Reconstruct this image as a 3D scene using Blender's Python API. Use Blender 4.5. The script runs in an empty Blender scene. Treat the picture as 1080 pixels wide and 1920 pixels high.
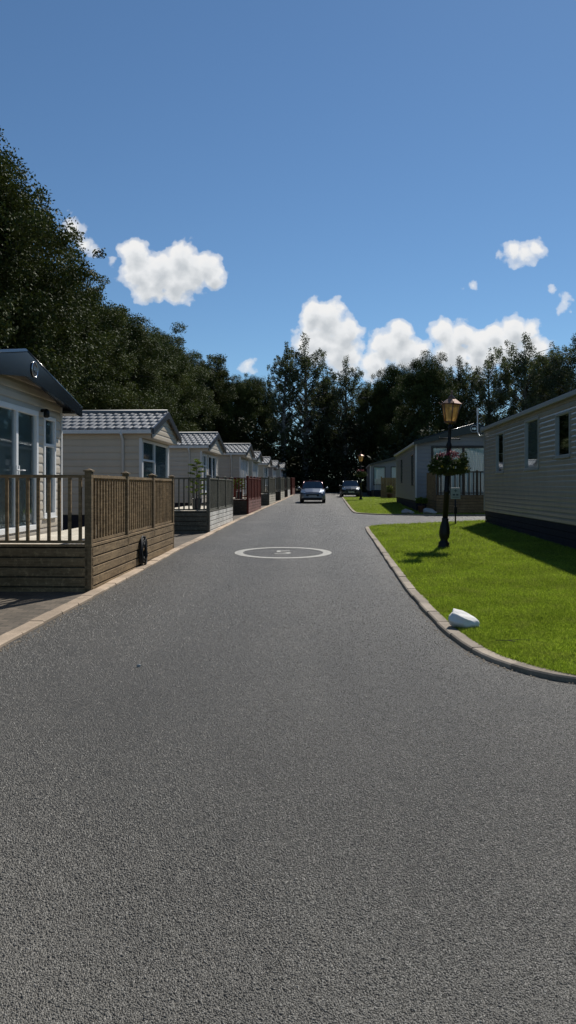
import bpy, math, random
import numpy as np
from mathutils import Vector, Matrix
random.seed(7); rng = np.random.default_rng(7)
S = bpy.context.scene
COL = S.collection
# ------------------------------------------------------------------ camera
cam_d = bpy.data.cameras.new('camera'); cam = bpy.data.objects.new('camera', cam_d); COL.objects.link(cam)
cam.location = (0, 0, 1.55); cam.rotation_euler = (math.radians(90), 0, 0)
cam_d.sensor_fit = 'VERTICAL'; cam_d.sensor_height = 32; cam_d.lens = 1300/1920*32
cam_d.shift_y = -0.025; cam_d.clip_start = 0.05; cam_d.clip_end = 5000
S.camera = cam
S.view_settings.view_transform = 'Standard'; S.view_settings.look = 'None'
S.view_settings.exposure = 0.38; S.view_settings.gamma = 1
SUN_EL = math.radians(46); SUN_AZ = math.radians(27)      # azimuth: clockwise from +Y
SUN_STR = 4.2; SKY_STR = 0.07
S.cycles.max_bounces = 6; S.cycles.diffuse_bounces = 3; S.cycles.glossy_bounces = 2; S.cycles.transmission_bounces = 3; S.cycles.transparent_max_bounces = 8

def gp(px, py, D): return Vector(((px-540)/1300*D, D, 1.55+(912-py)/1300*D))   # photo point at depth D
def gz(y): return 0.0 if y < 10 else 0.011*(min(y, 115)-10)

# ------------------------------------------------------------------ node helper
class NT:
    def __init__(s, nt): s.nt = nt; s.n = nt.nodes; s.l = nt.links
    def add(s, t, ins=None, **kw):
        nd = s.n.new(t)
        for k, v in kw.items(): setattr(nd, k, v)
        if ins:
            for k, v in ins.items():
                sock = nd.inputs[k]
                if isinstance(v, bpy.types.NodeSocket): s.l.new(v, sock)
                else: sock.default_value = v
        return nd
    def math(s, op, a, b=0.0, c=0.0, clamp=False):
        nd = s.n.new('ShaderNodeMath'); nd.operation = op; nd.use_clamp = clamp
        for i, v in enumerate((a, b, c)):
            if isinstance(v, bpy.types.NodeSocket): s.l.new(v, nd.inputs[i])
            else: nd.inputs[i].default_value = v
        return nd.outputs[0]
    def ramp(s, fac, stops, interp='LINEAR'):
        nd = s.n.new('ShaderNodeValToRGB'); nd.color_ramp.interpolation = interp
        el = nd.color_ramp.elements
        while len(el) < len(stops): el.new(0.5)
        for e, (p, c) in zip(el, stops):
            e.position = p; e.color = (c, c, c, 1) if isinstance(c, (int, float)) else (*c, 1)
        s.l.new(fac, nd.inputs[0]); return nd.outputs[0]
    def mix(s, fac, a, b, mode='MIX'):
        nd = s.n.new('ShaderNodeMix'); nd.data_type = 'RGBA'; nd.blend_type = mode
        for i, v in ((0, fac), (6, a), (7, b)):
            if isinstance(v, bpy.types.NodeSocket): s.l.new(v, nd.inputs[i])
            elif i == 0: nd.inputs[0].default_value = v
            else: nd.inputs[i].default_value = (v, v, v, 1) if isinstance(v, (int, float)) else (*v, 1)
        return nd.outputs[2]

# ------------------------------------------------------------------ world: sky and clouds
W = bpy.data.worlds.new('World'); S.world = W; W.use_nodes = True
nt = W.node_tree; nt.nodes.clear(); w = NT(nt)
W.cycles.sampling_method = 'MANUAL'; W.cycles.sample_map_resolution = 256
# (px, py, r px, squash) in the photo, turned into world directions
CL = [(138,432,30,1.0,.62),(160,458,26,1.0,.6),(178,470,14,1,.5),
 (250,478,34,1,1),(262,512,42,1,1),(300,515,46,1,1),(340,487,42,1,1),(365,508,46,1,1),(402,520,28,1,1),(330,532,44,1,1),(290,540,32,1,.9),(238,470,20,1,.8),
 (612,600,44,1,1),(588,588,30,1,1),(648,622,38,1,1),(640,660,52,1,1),(590,640,50,1,1),(466,686,18,1,.8),
 (752,624,32,1,1),(728,648,40,1,1),(762,660,44,1,1),(700,684,38,1,1),(790,655,26,1,.9),
 (832,626,32,1,1),(868,630,34,1,1),(898,642,30,1,1),(850,664,46,1,1),(932,622,28,1,1),(962,622,34,1,1),(994,616,24,1,.9),(944,655,46,1,1),(900,668,48,1,1),(1000,650,38,1,.9),
 (960,472,24,1,.78),(984,476,28,1,.8),(1006,466,22,1,.78),(300,500,40,1,1),(350,528,36,1,1),(384,500,34,1,1),(275,540,32,1,1),(1060,565,20,1,.42),(890,538,14,1,.32),(1034,540,12,1,.35),(212,490,12,1,.4)]
grp = bpy.data.node_groups.new('cloud_field', 'ShaderNodeTree')
grp.interface.new_socket('P', in_out='INPUT', socket_type='NodeSocketVector')
grp.interface.new_socket('F', in_out='OUTPUT', socket_type='NodeSocketFloat')
g = NT(grp); gi = g.add('NodeGroupInput'); go = g.add('NodeGroupOutput')
wn = g.add('ShaderNodeTexNoise', {'Vector': gi.outputs[0], 'Scale': 22.0, 'Detail': 3.0})
wv = g.add('ShaderNodeVectorMath', {0: wn.outputs['Color'], 1: (0.5, 0.5, 0.5)}, operation='SUBTRACT')
wv = g.add('ShaderNodeVectorMath', {0: wv.outputs[0], 1: (0.015, 0.015, 0)}, operation='MULTIPLY')
pv = g.add('ShaderNodeVectorMath', {0: gi.outputs[0], 1: wv.outputs[0]}, operation='ADD').outputs[0]
acc = None
for (px, py, r, sq, amp) in CL:
    d = g.add('ShaderNodeVectorMath', {0: pv, 1: ((px-540)/1300, (912-py)/1300, 0)}, operation='DISTANCE').outputs['Value']
    am = amp*1.75 if amp > .8 else amp*1.25; v = g.math('MULTIPLY_ADD', d, -am/(r*1.04/1300), am)
    acc = v if acc is None else g.math('SMOOTH_MAX', acc, v, 0.25)
fb = g.add('ShaderNodeTexNoise', {'Vector': gi.outputs[0], 'Scale': 48.0, 'Detail': 5.0, 'Roughness': 0.55}).outputs['Fac']
vo = g.add('ShaderNodeTexVoronoi', {'Vector': pv, 'Scale': 55.0, 'Detail': 1.0, 'Roughness': 0.5}, feature='SMOOTH_F1').outputs['Distance']
acc = g.math('ADD', acc, g.math('MULTIPLY_ADD', fb, 1.5, -0.60))
acc = g.math('ADD', acc, g.math('MULTIPLY_ADD', vo, -0.75, 0.30))
g.l.new(acc, go.inputs[0])
tc = w.add('ShaderNodeTexCoord'); sp = w.add('ShaderNodeSeparateXYZ', {0: tc.outputs['Generated']})
yc = w.math('MAXIMUM', sp.outputs[1], 0.05)
uv = w.add('ShaderNodeCombineXYZ', {0: w.math('DIVIDE', sp.outputs[0], yc), 1: w.math('DIVIDE', sp.outputs[2], yc)}).outputs[0]
def field(vec):
    nd = w.n.new('ShaderNodeGroup'); nd.node_tree = grp; w.l.new(vec, nd.inputs[0]); return nd.outputs[0]
f0 = field(uv)
uv2 = w.add('ShaderNodeVectorMath', {0: uv, 1: (-0.002, 0.015, 0)}, operation='ADD').outputs[0]
f1 = field(uv2)
dens = w.ramp(f0, [(0.0, 0.0), (0.32, .5), (0.8, 1.0)], 'EASE')
dens = w.math('MULTIPLY', dens, w.math('GREATER_THAN', sp.outputs[1], 0.1))
lit = w.math('MULTIPLY_ADD', w.math('MULTIPLY', f1, .62, clamp=True), -0.52, 1.02)
lit = w.math('ADD', lit, w.math('MULTIPLY', w.math('SUBTRACT', w.add('ShaderNodeTexNoise', {'Vector': uv, 'Scale': 50.0, 'Detail': 4.0}).outputs['Fac'], 0.5), 0.35), clamp=True)
ccol = w.ramp(lit, [(0.1, (.42, .46, .51)), (0.5, (.64, .68, .72)), (0.8, (.93, .95, .97)), (1.0, (1.0, 1.0, 1.0))])
sky = w.add('ShaderNodeTexSky', sky_type='NISHITA', sun_disc=False, sun_elevation=SUN_EL, sun_rotation=SUN_AZ,
            altitude=300, air_density=1.0, dust_density=0.05, ozone_density=3.0)
ccs = w.add('ShaderNodeVectorMath', {0: ccol, 1: (9.6, 9.6, 9.6)}, operation='MULTIPLY').outputs[0]
skt = w.mix(1.0, sky.outputs[0], (0.71, 0.88, 0.96), 'MULTIPLY')
mx = w.mix(dens, skt, ccs)
bg = w.add('ShaderNodeBackground', {'Color': mx, 'Strength': SKY_STR})
w.add('ShaderNodeOutputWorld', {'Surface': bg.outputs[0]})
# ------------------------------------------------------------------ sun
sd = bpy.data.lights.new('sun', 'SUN'); sd.energy = SUN_STR; sd.angle = math.radians(0.55); sd.color = (1.0, .955, .88)
so = bpy.data.objects.new('sun', sd); COL.objects.link(so)
sv = Vector((math.sin(SUN_AZ)*math.cos(SUN_EL), math.cos(SUN_AZ)*math.cos(SUN_EL), math.sin(SUN_EL)))
so.rotation_euler = sv.to_track_quat('Z', 'Y').to_euler(); so.location = (20, 40, 60)

# ------------------------------------------------------------------ materials
def new_mat(name):
    m = bpy.data.materials.new(name); m.use_nodes = True; m.node_tree.nodes.clear(); return m, NT(m.node_tree)
def finish(m, t, col, rough=.6, bump=None, bstr=.3, bdist=.01, metal=0.0, spec=.5, trans=None):
    ins = {'Base Color': col if isinstance(col, bpy.types.NodeSocket) else (*col, 1), 'Roughness': rough, 'Metallic': metal, 'Specular IOR Level': spec}
    p = t.add('ShaderNodeBsdfPrincipled', ins)
    if bump is not None:
        b = t.add('ShaderNodeBump', {'Height': bump, 'Strength': bstr, 'Distance': bdist}); t.l.new(b.outputs[0], p.inputs['Normal'])
    out = p.outputs[0]
    if trans:
        tr = t.add('ShaderNodeBsdfTranslucent', {'Color': trans[1] if isinstance(trans[1], bpy.types.NodeSocket) else (*trans[1], 1)})
        out = t.add('ShaderNodeMixShader', {0: trans[0], 1: p.outputs[0], 2: tr.outputs[0]}).outputs[0]
    t.add('ShaderNodeOutputMaterial', {'Surface': out}); return m
def coord(t, kind='Object'): return t.add('ShaderNodeTexCoord').outputs[kind]
def geo(t): return t.add('ShaderNodeNewGeometry').outputs['Position']
def noise(t, v, sc, det=4, ro=.55, out='Fac'): return t.add('ShaderNodeTexNoise', {'Vector': v, 'Scale': sc, 'Detail': det, 'Roughness': ro}).outputs[out]
def mp(t, v, sc): return t.add('ShaderNodeMapping', {'Vector': v, 'Scale': sc}).outputs[0]

def plain(name, col, rough=.5, var=.12, nsc=6, metal=0, spec=.5, dirt=0.0, bstr=0.05):
    m, t = new_mat(name); c = coord(t)
    n1 = noise(t, c, nsc, 5); 
    k = t.ramp(n1, [(.25, 1-var), (.75, 1+var*.6)])
    cc = t.mix(1, col, k, 'MULTIPLY')
    if dirt:
        n2 = t.ramp(noise(t, mp(t, c, (1, 1, .35)), 2.3, 6, .7), [(.45, 0), (.75, dirt)])
        cc = t.mix(n2, cc, (.10, .095, .07))
    return finish(m, t, cc, rough, noise(t, c, nsc*9, 3), bstr, .004, metal, spec)

def m_asphalt():
    m, t = new_mat('asphalt'); p = geo(t)
    dn = t.add('ShaderNodeVectorMath', {0: noise(t, p, 55, 2, .6, 'Color'), 1: (.5, .5, .5)}, operation='SUBTRACT').outputs[0]
    dn = t.add('ShaderNodeVectorMath', {0: dn, 1: (.016, .016, 0)}, operation='MULTIPLY').outputs[0]
    pd = t.add('ShaderNodeVectorMath', {0: p, 1: dn}, operation='ADD').outputs[0]
    v = t.add('ShaderNodeTexVoronoi', {'Vector': pd, 'Scale': 98.0, 'Randomness': 1.0}, feature='F1')
    ve = t.add('ShaderNodeTexVoronoi', {'Vector': pd, 'Scale': 98.0}, feature='DISTANCE_TO_EDGE').outputs[0]
    sep = t.add('ShaderNodeSeparateColor', {0: v.outputs['Color']})
    stone = t.ramp(sep.outputs[0], [(0, .10), (.5, .135), (.9, .175), (.99, .23), (1, .34)])
    gap_shade = t.ramp(ve, [(0.0, .22), (.30, 1)])  # shadow between the stones, darkened in the colour
    c = t.mix(1, stone, gap_shade, 'MULTIPLY'); c = t.mix(1, c, t.ramp(noise(t, p, 130, 3, .8), [(.32, .35), (.55, 1.12)]), 'MULTIPLY')
    c = t.mix(1, c, t.ramp(noise(t, p, .35, 4), [(.3, .82), (.7, 1.14)]), 'MULTIPLY')
    c = t.mix(1, c, t.ramp(noise(t, mp(t, p, (1.3, .12, 1)), 1.0, 4), [(.3, .86), (.7, 1.1)]), 'MULTIPLY')
    c = t.mix(1, c, t.ramp(noise(t, p, 9, 5, .7), [(.3, .86), (.7, 1.12)]), 'MULTIPLY')
    stain = t.ramp(noise(t, p, 1.7, 3), [(.70, 0), (.76, .25)])
    c = t.mix(stain, c, (.16, .15, .135))
    sx_ = t.add('ShaderNodeSeparateXYZ', {0: p}).outputs
    tr_ = t.math('ADD', t.math('SUBTRACT', sx_[0], t.math('MULTIPLY', sx_[1], .03)), t.math('MULTIPLY', noise(t, p, .25, 3), 1.2))
    tk = t.math('SINE', t.math('MULTIPLY', tr_, 3.6)); c = t.mix(1, c, t.ramp(t.math('MULTIPLY_ADD', tk, .5, .5), [(.2, .88), (.9, 1.10)]), 'MULTIPLY')
    pa = t.ramp(noise(t, mp(t, p, (1, .6, 1)), .8, 2), [(.56, 1), (.60, .86)]); c = t.mix(1, c, pa, 'MULTIPLY')
    c = t.mix(t.ramp(noise(t, p, 3.1, 2, .4), [(.75, 0), (.78, .35)]), c, (.05, .046, .04))
    c = t.mix(1, c, (1.32, 1.21, 1.02), 'MULTIPLY')
    dome = t.math('ADD', t.math('MINIMUM', ve, .25), t.math('MULTIPLY', sep.outputs[1], .55))
    dome = t.math('ADD', dome, t.math('MULTIPLY', noise(t, p, 320, 2), .18))
    return finish(m, t, c, .5, dome, 1.0, .038, spec=.6)
def m_paving():
    m, t = new_mat('block_paving'); p = geo(t)
    b = t.add('ShaderNodeTexBrick', {'Vector': p, 'Scale': 1.0, 'Mortar Size': .004, 'Brick Width': .2, 'Row Height': .1, 'Color1': (.085, .070, .052, 1), 'Color2': (.145, .115, .085, 1), 'Mortar': (.035, .032, .026, 1), 'Bias': 0.0})
    c = t.mix(1, b.outputs['Color'], t.ramp(noise(t, p, 3, 6, .7), [(.3, .7), (.7, 1.15)]), 'MULTIPLY')
    return finish(m, t, c, .8, b.outputs['Fac'], -.5, .006, spec=.3)
def m_kerb(name, col):
    m, t = new_mat(name); p = geo(t)
    c = t.mix(1, col, t.ramp(noise(t, p, 2.2, 6, .7), [(.3, .72), (.7, 1.15)]), 'MULTIPLY')
    c = t.mix(1, c, t.ramp(noise(t, p, 60, 3, .7), [(.3, .8), (.7, 1.15)]), 'MULTIPLY')
    c = t.mix(t.ramp(noise(t, p, 7, 5), [(.6, 0), (.72, .5)]), c, (.12, .12, .07))
    ri = t.add('ShaderNodeNewGeometry').outputs['Random Per Island']; c = t.mix(1, c, t.ramp(ri, [(0, .70), (1, 1.18)]), 'MULTIPLY')
    return finish(m, t, c, .85, noise(t, p, 150, 3), .3, .004, spec=.25)
def m_grassbase():
    m, t = new_mat('lawn_turf'); p = geo(t)
    c = t.ramp(noise(t, p, 42, 5, .8), [(.3, (.045, .06, .006)), (.5, (.15, .185, .015)), (.72, (.30, .33, .04))])
    c = t.mix(1, c, t.ramp(noise(t, p, .9, 4), [(.3, .78), (.7, 1.15)]), 'MULTIPLY')
    # worn strip by the kerb bend
    d = t.add('ShaderNodeVectorMath', {0: mp(t, p, (.8, 1.3, 1)), 1: (2.45*.8, 6.0*1.3, .04)}, operation='DISTANCE').outputs['Value']
    wmask = t.math('MULTIPLY', t.ramp(d, [(.3, .9), (1.1, 0)]), t.ramp(noise(t, p, 6, 5, .7), [(.42, 0), (.6, 1)]))
    c = t.mix(wmask, c, (.16, .13, .08))
    return finish(m, t, c, .85, noise(t, p, 60, 4, .8), .9, .03, spec=.1)
def m_blade():
    m, t = new_mat('grass_blades'); p = geo(t)
    n = noise(t, p, 38, 3, .8)
    c = t.ramp(n, [(.36, (.050, .083, .008)), (.5, (.190, .255, .026)), (.64, (.44, .50, .10))])
    c = t.mix(1, c, t.ramp(noise(t, p, 1.1, 4), [(.3, .68), (.7, 1.18)]), 'MULTIPLY')
    c = t.mix(t.ramp(noise(t, p, 3.3, 5, .75), [(.5, 0), (.68, .5)]), c, (.25, .24, .09))
    return finish(m, t, c, .55, spec=.2, trans=(.45, t.mix(1, c, (1.15, 1.25, .7), 'MULTIPLY')))
def m_timber(name, c0, c1, rough=.75, axis=(1, 1, 14), knots=True):
    m, t = new_mat(name); c = coord(t)
    # grain along the board: stretch whichever way the piece runs
    n = noise(t, mp(t, c, axis), 2.2, 6, .65); n2 = noise(t, c, 1.4, 3)
    cc = t.ramp(n, [(.28, c0), (.72, c1)])
    cc = t.mix(1, cc, t.ramp(n2, [(.3, .75), (.7, 1.2)]), 'MULTIPLY')
    if knots:
        k = t.add('ShaderNodeTexVoronoi', {'Vector': mp(t, c, (2.3, 2.3, 7)), 'Scale': 1.0}).outputs['Distance']
        cc = t.mix(t.ramp(k, [(.05, .75), (.12, 0)]), cc, tuple(x*.35 for x in c0))
    mo = noise(t, c, 13, 5, .8); cc = t.mix(t.ramp(mo, [(.52, 0), (.64, .6)]), cc, tuple(min(.75, x*1.45) for x in c1)); cc = t.mix(t.ramp(noise(t, c, 8, 5, .8), [(.56, 0), (.68, .6)]), cc, tuple(x*.55 for x in c0))
    return finish(m, t, cc, rough, n, .25, .006, spec=.25)
def m_leaf(name, dark, mid, light, tr=.18):
    m, t = new_mat(name); c = coord(t); oi = t.add('ShaderNodeObjectInfo').outputs['Random']
    n = noise(t, c, .55, 3, .6); n2 = noise(t, c, 7, 2, .5)
    f = t.math('ADD', t.math('MULTIPLY', n, .6), t.math('MULTIPLY', n2, .4))
    cc = t.ramp(f, [(.36, dark), (.5, mid), (.66, light)])
    cc = t.mix(1, cc, t.ramp(oi, [(0, .8), (1, 1.2)]), 'MULTIPLY')
    return finish(m, t, cc, .7, spec=.12, trans=(tr, t.mix(1, cc, (1.2, 1.3, .6), 'MULTIPLY')))
def m_glass(name, tint=(.90, .95, .95), refl=.8):
    m, t = new_mat(name)
    lw = t.add('ShaderNodeFresnel', {'IOR': 1.5}).outputs[0]
    lw = t.math('MULTIPLY_ADD', lw, refl, .03, clamp=True)
    a = t.add('ShaderNodeBsdfTransparent', {'Color': (*tint, 1)}); b = t.add('ShaderNodeBsdfGlossy', {'Color': (.9, .95, 1, 1), 'Roughness': .03})
    x = t.add('ShaderNodeMixShader', {0: lw, 1: a.outputs[0], 2: b.outputs[0]})
    t.add('ShaderNodeOutputMaterial', {'Surface': x.outputs[0]}); return m
def m_paint_mark():
    m, t = new_mat('road_paint'); p = geo(t)
    c = t.mix(t.ramp(noise(t, p, 28, 5, .8), [(.44, 0), (.60, .8)]), (.36, .35, .31), (.12, .115, .11))
    return finish(m, t, c, .75, noise(t, p, 105, 2), .5, .006)
def m_bark():
    m, t = new_mat('bark'); c = coord(t)
    n = noise(t, mp(t, c, (5, 5, 1)), 2, 6, .7)
    return finish(m, t, t.ramp(n, [(.3, (.03, .025, .02)), (.7, (.12, .10, .08))]), .9, n, .8, .03, spec=.1)
def m_birchbark():
    m, t = new_mat('pale_bark'); c = coord(t)
    n = noise(t, mp(t, c, (1, 1, 4)), 2, 5, .7)
    return finish(m, t, t.ramp(n, [(.4, (.05, .045, .04)), (.6, (.30, .29, .27))]), .8, n, .4, .02, spec=.1)

M = dict(
 asphalt=m_asphalt(), paving=m_paving(), kerb_pink=m_kerb('pink_edging_stone', (.42, .325, .235)), kerb_grey=m_kerb('kerb_concrete', (.30, .25, .195)),
 turf=m_grassbase(), blade=m_blade(), soil=plain('soil', (.05, .045, .03), .95, .4, 1.5, spec=.1, bstr=.5),
 grit=plain('loose_grit', (.22, .18, .13), .9, .6, 60, spec=.2), gravel=plain('gravel', (.25, .24, .22), .9, .5, 22, spec=.2, bstr=.8),
 deck_brown=m_timber('brown_timber', (.095, .062, .030), (.28, .195, .105)), deck_pale=m_timber('pale_floorboards', (.42, .37, .29), (.62, .56, .46), knots=False),
 post_brown=m_timber('post_timber', (.08, .055, .028), (.22, .155, .085)),
 deck_grey=m_timber('grey_green_timber', (.07, .068, .052), (.145, .14, .11)), skirt_white=m_timber('pale_grey_boards', (.46, .43, .38), (.70, .67, .60)),
 deck_red=m_timber('red_stained_timber', (.07, .014, .009), (.145, .03, .02)), skirt_cream=m_timber('cream_boards', (.40, .36, .28), (.60, .55, .45)),
 skirt_red=m_timber('faded_red_boards', (.13, .06, .05), (.26, .14, .12)),
 dark_timber=m_timber('dark_timber', (.035, .028, .02), (.09, .07, .05)),
 clad_cream=plain('cream_cladding', (.48, .43, .355), .45, .05, 3, dirt=.10), clad_beige=plain('beige_cladding', (.46, .39, .30), .5, .05, 3, dirt=.12),
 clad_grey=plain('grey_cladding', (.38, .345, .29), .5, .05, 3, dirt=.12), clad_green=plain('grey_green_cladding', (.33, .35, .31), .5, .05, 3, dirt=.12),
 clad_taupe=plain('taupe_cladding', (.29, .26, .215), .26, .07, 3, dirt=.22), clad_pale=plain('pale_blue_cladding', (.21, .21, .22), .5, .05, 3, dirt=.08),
 upvc=plain('white_plastic', (.72, .73, .73), .35, .05, 3, dirt=.06), trim=plain('grey_white_trim', (.55, .55, .54), .4, .05, 3, dirt=.12),
 navy=plain('dark_slate_fascia', (.009, .012, .016), .16, .2, 4, spec=.3, bstr=.02), frame_grey=plain('grey_window_frame', (.27, .28, .275), .4, .05, 3, dirt=.1), roof_dark=plain('dark_roof_sheet', (.024, .028, .035), .35, .2, 4),
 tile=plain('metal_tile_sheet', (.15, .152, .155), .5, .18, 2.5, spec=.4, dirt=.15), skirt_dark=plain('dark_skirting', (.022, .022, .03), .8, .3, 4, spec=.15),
 black=plain('black_iron', (.006, .006, .0065), .5, .3, 12, spec=.3, bstr=.2), rubber=plain('black_rubber', (.012, .012, .013), .75, .2, 9),
 copper=plain('aged_copper', (.20, .105, .07), .4, .4, 14, metal=.6), amber=None, glass=m_glass('window_glass'), darkglass=m_glass('tinted_glass', (.10, .14, .15), 1.2),
 curtain=plain('pale_net_curtain', (.72, .77, .76), .9, .06, 5), blind=plain('grey_blind', (.42, .42, .40), .85, .05, 6), inner=plain('dark_interior', (.06, .06, .055), .9, .3, 2),
 paint=m_paint_mark(), rock=plain('whitewashed_stone', (.66, .64, .60), .75, .08, 9, dirt=.25, bstr=.6), greystone=plain('grey_stone', (.30, .31, .31), .85, .25, 9, bstr=.6),
 bark=m_bark(), birchbark=m_birchbark(),
 leaf1=m_leaf('oak_leaves', (.030, .042, .014), (.066, .084, .027), (.15, .165, .055), .08), leaf2=m_leaf('willow_leaves', (.045, .056, .030), (.090, .104, .056), (.18, .19, .10), .18),
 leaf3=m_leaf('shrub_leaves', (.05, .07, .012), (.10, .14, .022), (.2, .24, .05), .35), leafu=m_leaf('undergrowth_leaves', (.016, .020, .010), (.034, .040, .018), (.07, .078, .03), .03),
 leafb=m_leaf('basket_leaves', (.018, .03, .008), (.035, .055, .014), (.09, .11, .035), .12),
 red=plain('crimson_petals', (.30, .022, .05), .6, .3, 40), pink=plain('pink_petals', (.42, .09, .12), .6, .3, 40), white=plain('white_petals', (.7, .68, .6), .6, .2, 40), yellow=plain('yellow_petals', (.65, .5, .06), .6, .2, 40),
 car_blue=plain('dark_blue_car_paint', (.13, .15, .19), .32, .05, 3, metal=.8, spec=.8), car_black=plain('black_car_paint', (.022, .028, .034), .25, .05, 3, metal=.5, spec=.8),
 chrome=plain('chrome', (.6, .6, .62), .15, .1, 9, metal=1), plate=plain('number_plate', (.55, .55, .52), .4, .05, 9), lens=plain('headlight_lens', (.85, .88, .9), .2, .1, 9), maroon=plain('maroon_roof_paint', (.10, .012, .016), .2, .1, 5, metal=.3),
 sign=plain('grey_sign_plate', (.30, .34, .33), .5, .06, 9), signink=plain('dark_sign_print', (.06, .08, .08), .5, .05, 9), pot=plain('blue_black_glaze', (.012, .016, .03), .3, .3, 9), terracotta=plain('dark_terracotta', (.10, .045, .03), .8, .3, 9))
def m_amber():
    m, t = new_mat('amber_lantern_glass'); n = noise(t, mp(t, coord(t), (6, 6, 1.5)), 3, 4)
    c = t.ramp(n, [(.3, (.50, .31, .10)), (.7, (.88, .64, .28))])
    p = t.add('ShaderNodeBsdfPrincipled', {'Base Color': c, 'Roughness': .25}); tr = t.add('ShaderNodeBsdfTranslucent', {'Color': c})
    tp = t.add('ShaderNodeBsdfTransparent', {'Color': (.9, .75, .5, 1)})
    a = t.add('ShaderNodeMixShader', {0: .55, 1: p.outputs[0], 2: tr.outputs[0]}); b = t.add('ShaderNodeMixShader', {0: .22, 1: a.outputs[0], 2: tp.outputs[0]})
    t.add('ShaderNodeOutputMaterial', {'Surface': b.outputs[0]}); return m
M['amber'] = m_amber()
def m_chip():
    m, t = new_mat('tarmac_chippings'); p = geo(t); ri = t.add('ShaderNodeNewGeometry').outputs['Random Per Island']
    c = t.mix(1, t.ramp(ri, [(0, (.056, .052, .043)), (.5, (.088, .081, .067)), (.9, (.138, .129, .109)), (1, (.25, .235, .205))]), t.ramp(noise(t, mp(t, p, (1.2, .35, 1)), .8, 5, .6), [(.32, .76), (.68, 1.18)]), 'MULTIPLY')
    return finish(m, t, c, .5, spec=.5)
M['chip'] = m_chip()

# ------------------------------------------------------------------ mesh helpers
class MB:
    def __init__(s): s.v = []; s.f = []; s.mi = []; s.ms = []; s.sm = []
    def slot(s, m):
        if m is None: return 0
        if m not in s.ms: s.ms.append(m)
        return s.ms.index(m)
    def poly(s, pts, m=None, smooth=False):
        b = len(s.v); s.v += [tuple(p) for p in pts]; s.f.append(tuple(range(b, b+len(pts)))); s.mi.append(s.slot(m)); s.sm.append(smooth)
    def box(s, a, b, m=None, T=None, taper=None):
        x0, y0, z0 = a; x1, y1, z1 = b
        P = [Vector(p) for p in ((x0,y0,z0),(x1,y0,z0),(x1,y1,z0),(x0,y1,z0),(x0,y0,z1),(x1,y0,z1),(x1,y1,z1),(x0,y1,z1))]
        if T: P = [T @ p for p in P]
        b0 = len(s.v); s.v += [tuple(p) for p in P]; k = s.slot(m)
        for q in ((0,3,2,1),(4,5,6,7),(0,1,5,4),(1,2,6,5),(2,3,7,6),(3,0,4,7)): s.f.append(tuple(b0+i for i in q)); s.mi.append(k); s.sm.append(False)
    def obox(s, O, U, V, N, u0, u1, v0, v1, n0, n1, m=None):     # box in an oriented frame
        T = Matrix(((U.x, V.x, N.x, O.x), (U.y, V.y, N.y, O.y), (U.z, V.z, N.z, O.z), (0, 0, 0, 1)))
        s.box((u0, v0, n0), (u1, v1, n1), m, T)
    def tube(s, pts, rad, seg=8, m=None, cap=True, smooth=True):
        pts = [Vector(p) for p in pts]; n = len(pts)
        if not hasattr(rad, '__len__'): rad = [rad]*n
        b0 = len(s.v); k = s.slot(m); ref = None
        for i, p in enumerate(pts):
            d = (pts[min(i+1, n-1)]-pts[max(i-1, 0)]).normalized()
            if ref is None: ref = Vector((1, 0, 0)) if abs(d.x) < .8 else Vector((0, 1, 0))
            a = (ref-d*ref.dot(d)).normalized(); c = d.cross(a); ref = a
            for j in range(seg):
                t = 2*math.pi*j/seg; s.v.append(tuple(p+(a*math.cos(t)+c*math.sin(t))*rad[i]))
        for i in range(n-1):
            for j in range(seg):
                q = b0+i*seg; s.f.append((q+j, q+(j+1) % seg, q+seg+(j+1) % seg, q+seg+j)); s.mi.append(k); s.sm.append(smooth)
        if cap:
            s.f.append(tuple(b0+j for j in reversed(range(seg)))); s.f.append(tuple(b0+(n-1)*seg+j for j in range(seg))); s.mi += [k, k]; s.sm += [False, False]
    def lathe(s, prof, seg=16, m=None, c=(0, 0, 0), smooth=True, flute=0):
        b0 = len(s.v); k = s.slot(m); n = len(prof)
        for (r, z) in prof:
            for j in range(seg):
                t = 2*math.pi*j/seg; rr = r*(1-(flute if j % 2 else 0)); s.v.append((c[0]+rr*math.cos(t), c[1]+rr*math.sin(t), c[2]+z))
        for i in range(n-1):
            for j in range(seg):
                q = b0+i*seg; s.f.append((q+j, q+(j+1) % seg, q+seg+(j+1) % seg, q+seg+j)); s.mi.append(k); s.sm.append(smooth)
        s.f.append(tuple(b0+j for j in reversed(range(seg)))); s.f.append(tuple(b0+(n-1)*seg+j for j in range(seg))); s.mi += [k, k]; s.sm += [False, False]
    def build(s, name, mat, parent=None, loc=None, bevel=0):
        me = bpy.data.meshes.new(name); me.from_pydata(s.v, [], s.f)
        mats = s.ms if s.ms else [mat]
        if s.ms and mat is not None and mat not in mats: pass
        for m in mats: me.materials.append(m)
        me.polygons.foreach_set('material_index', s.mi); me.polygons.foreach_set('use_smooth', s.sm); me.update()
        o = bpy.data.objects.new(name, me); COL.objects.link(o)
        if parent: o.parent = parent
        if loc: o.location = loc
        if bevel:
            b = o.modifiers.new('bevel', 'BEVEL'); b.width = bevel; b.segments = 2; b.limit_method = 'ANGLE'
        return o
def tag(o, label=None, cat=None, group=None, kind=None):
    for k, v in (('label', label), ('category', cat), ('group', group), ('kind', kind)):
        if v: o[k] = v
    return o
def empty(name, loc=(0, 0, 0), rz=0, label=None, cat=None, group=None):
    o = bpy.data.objects.new(name, None); COL.objects.link(o); o.location = loc; o.rotation_euler = (0, 0, rz); o.empty_display_size = .2
    return tag(o, label, cat, group)
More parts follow.
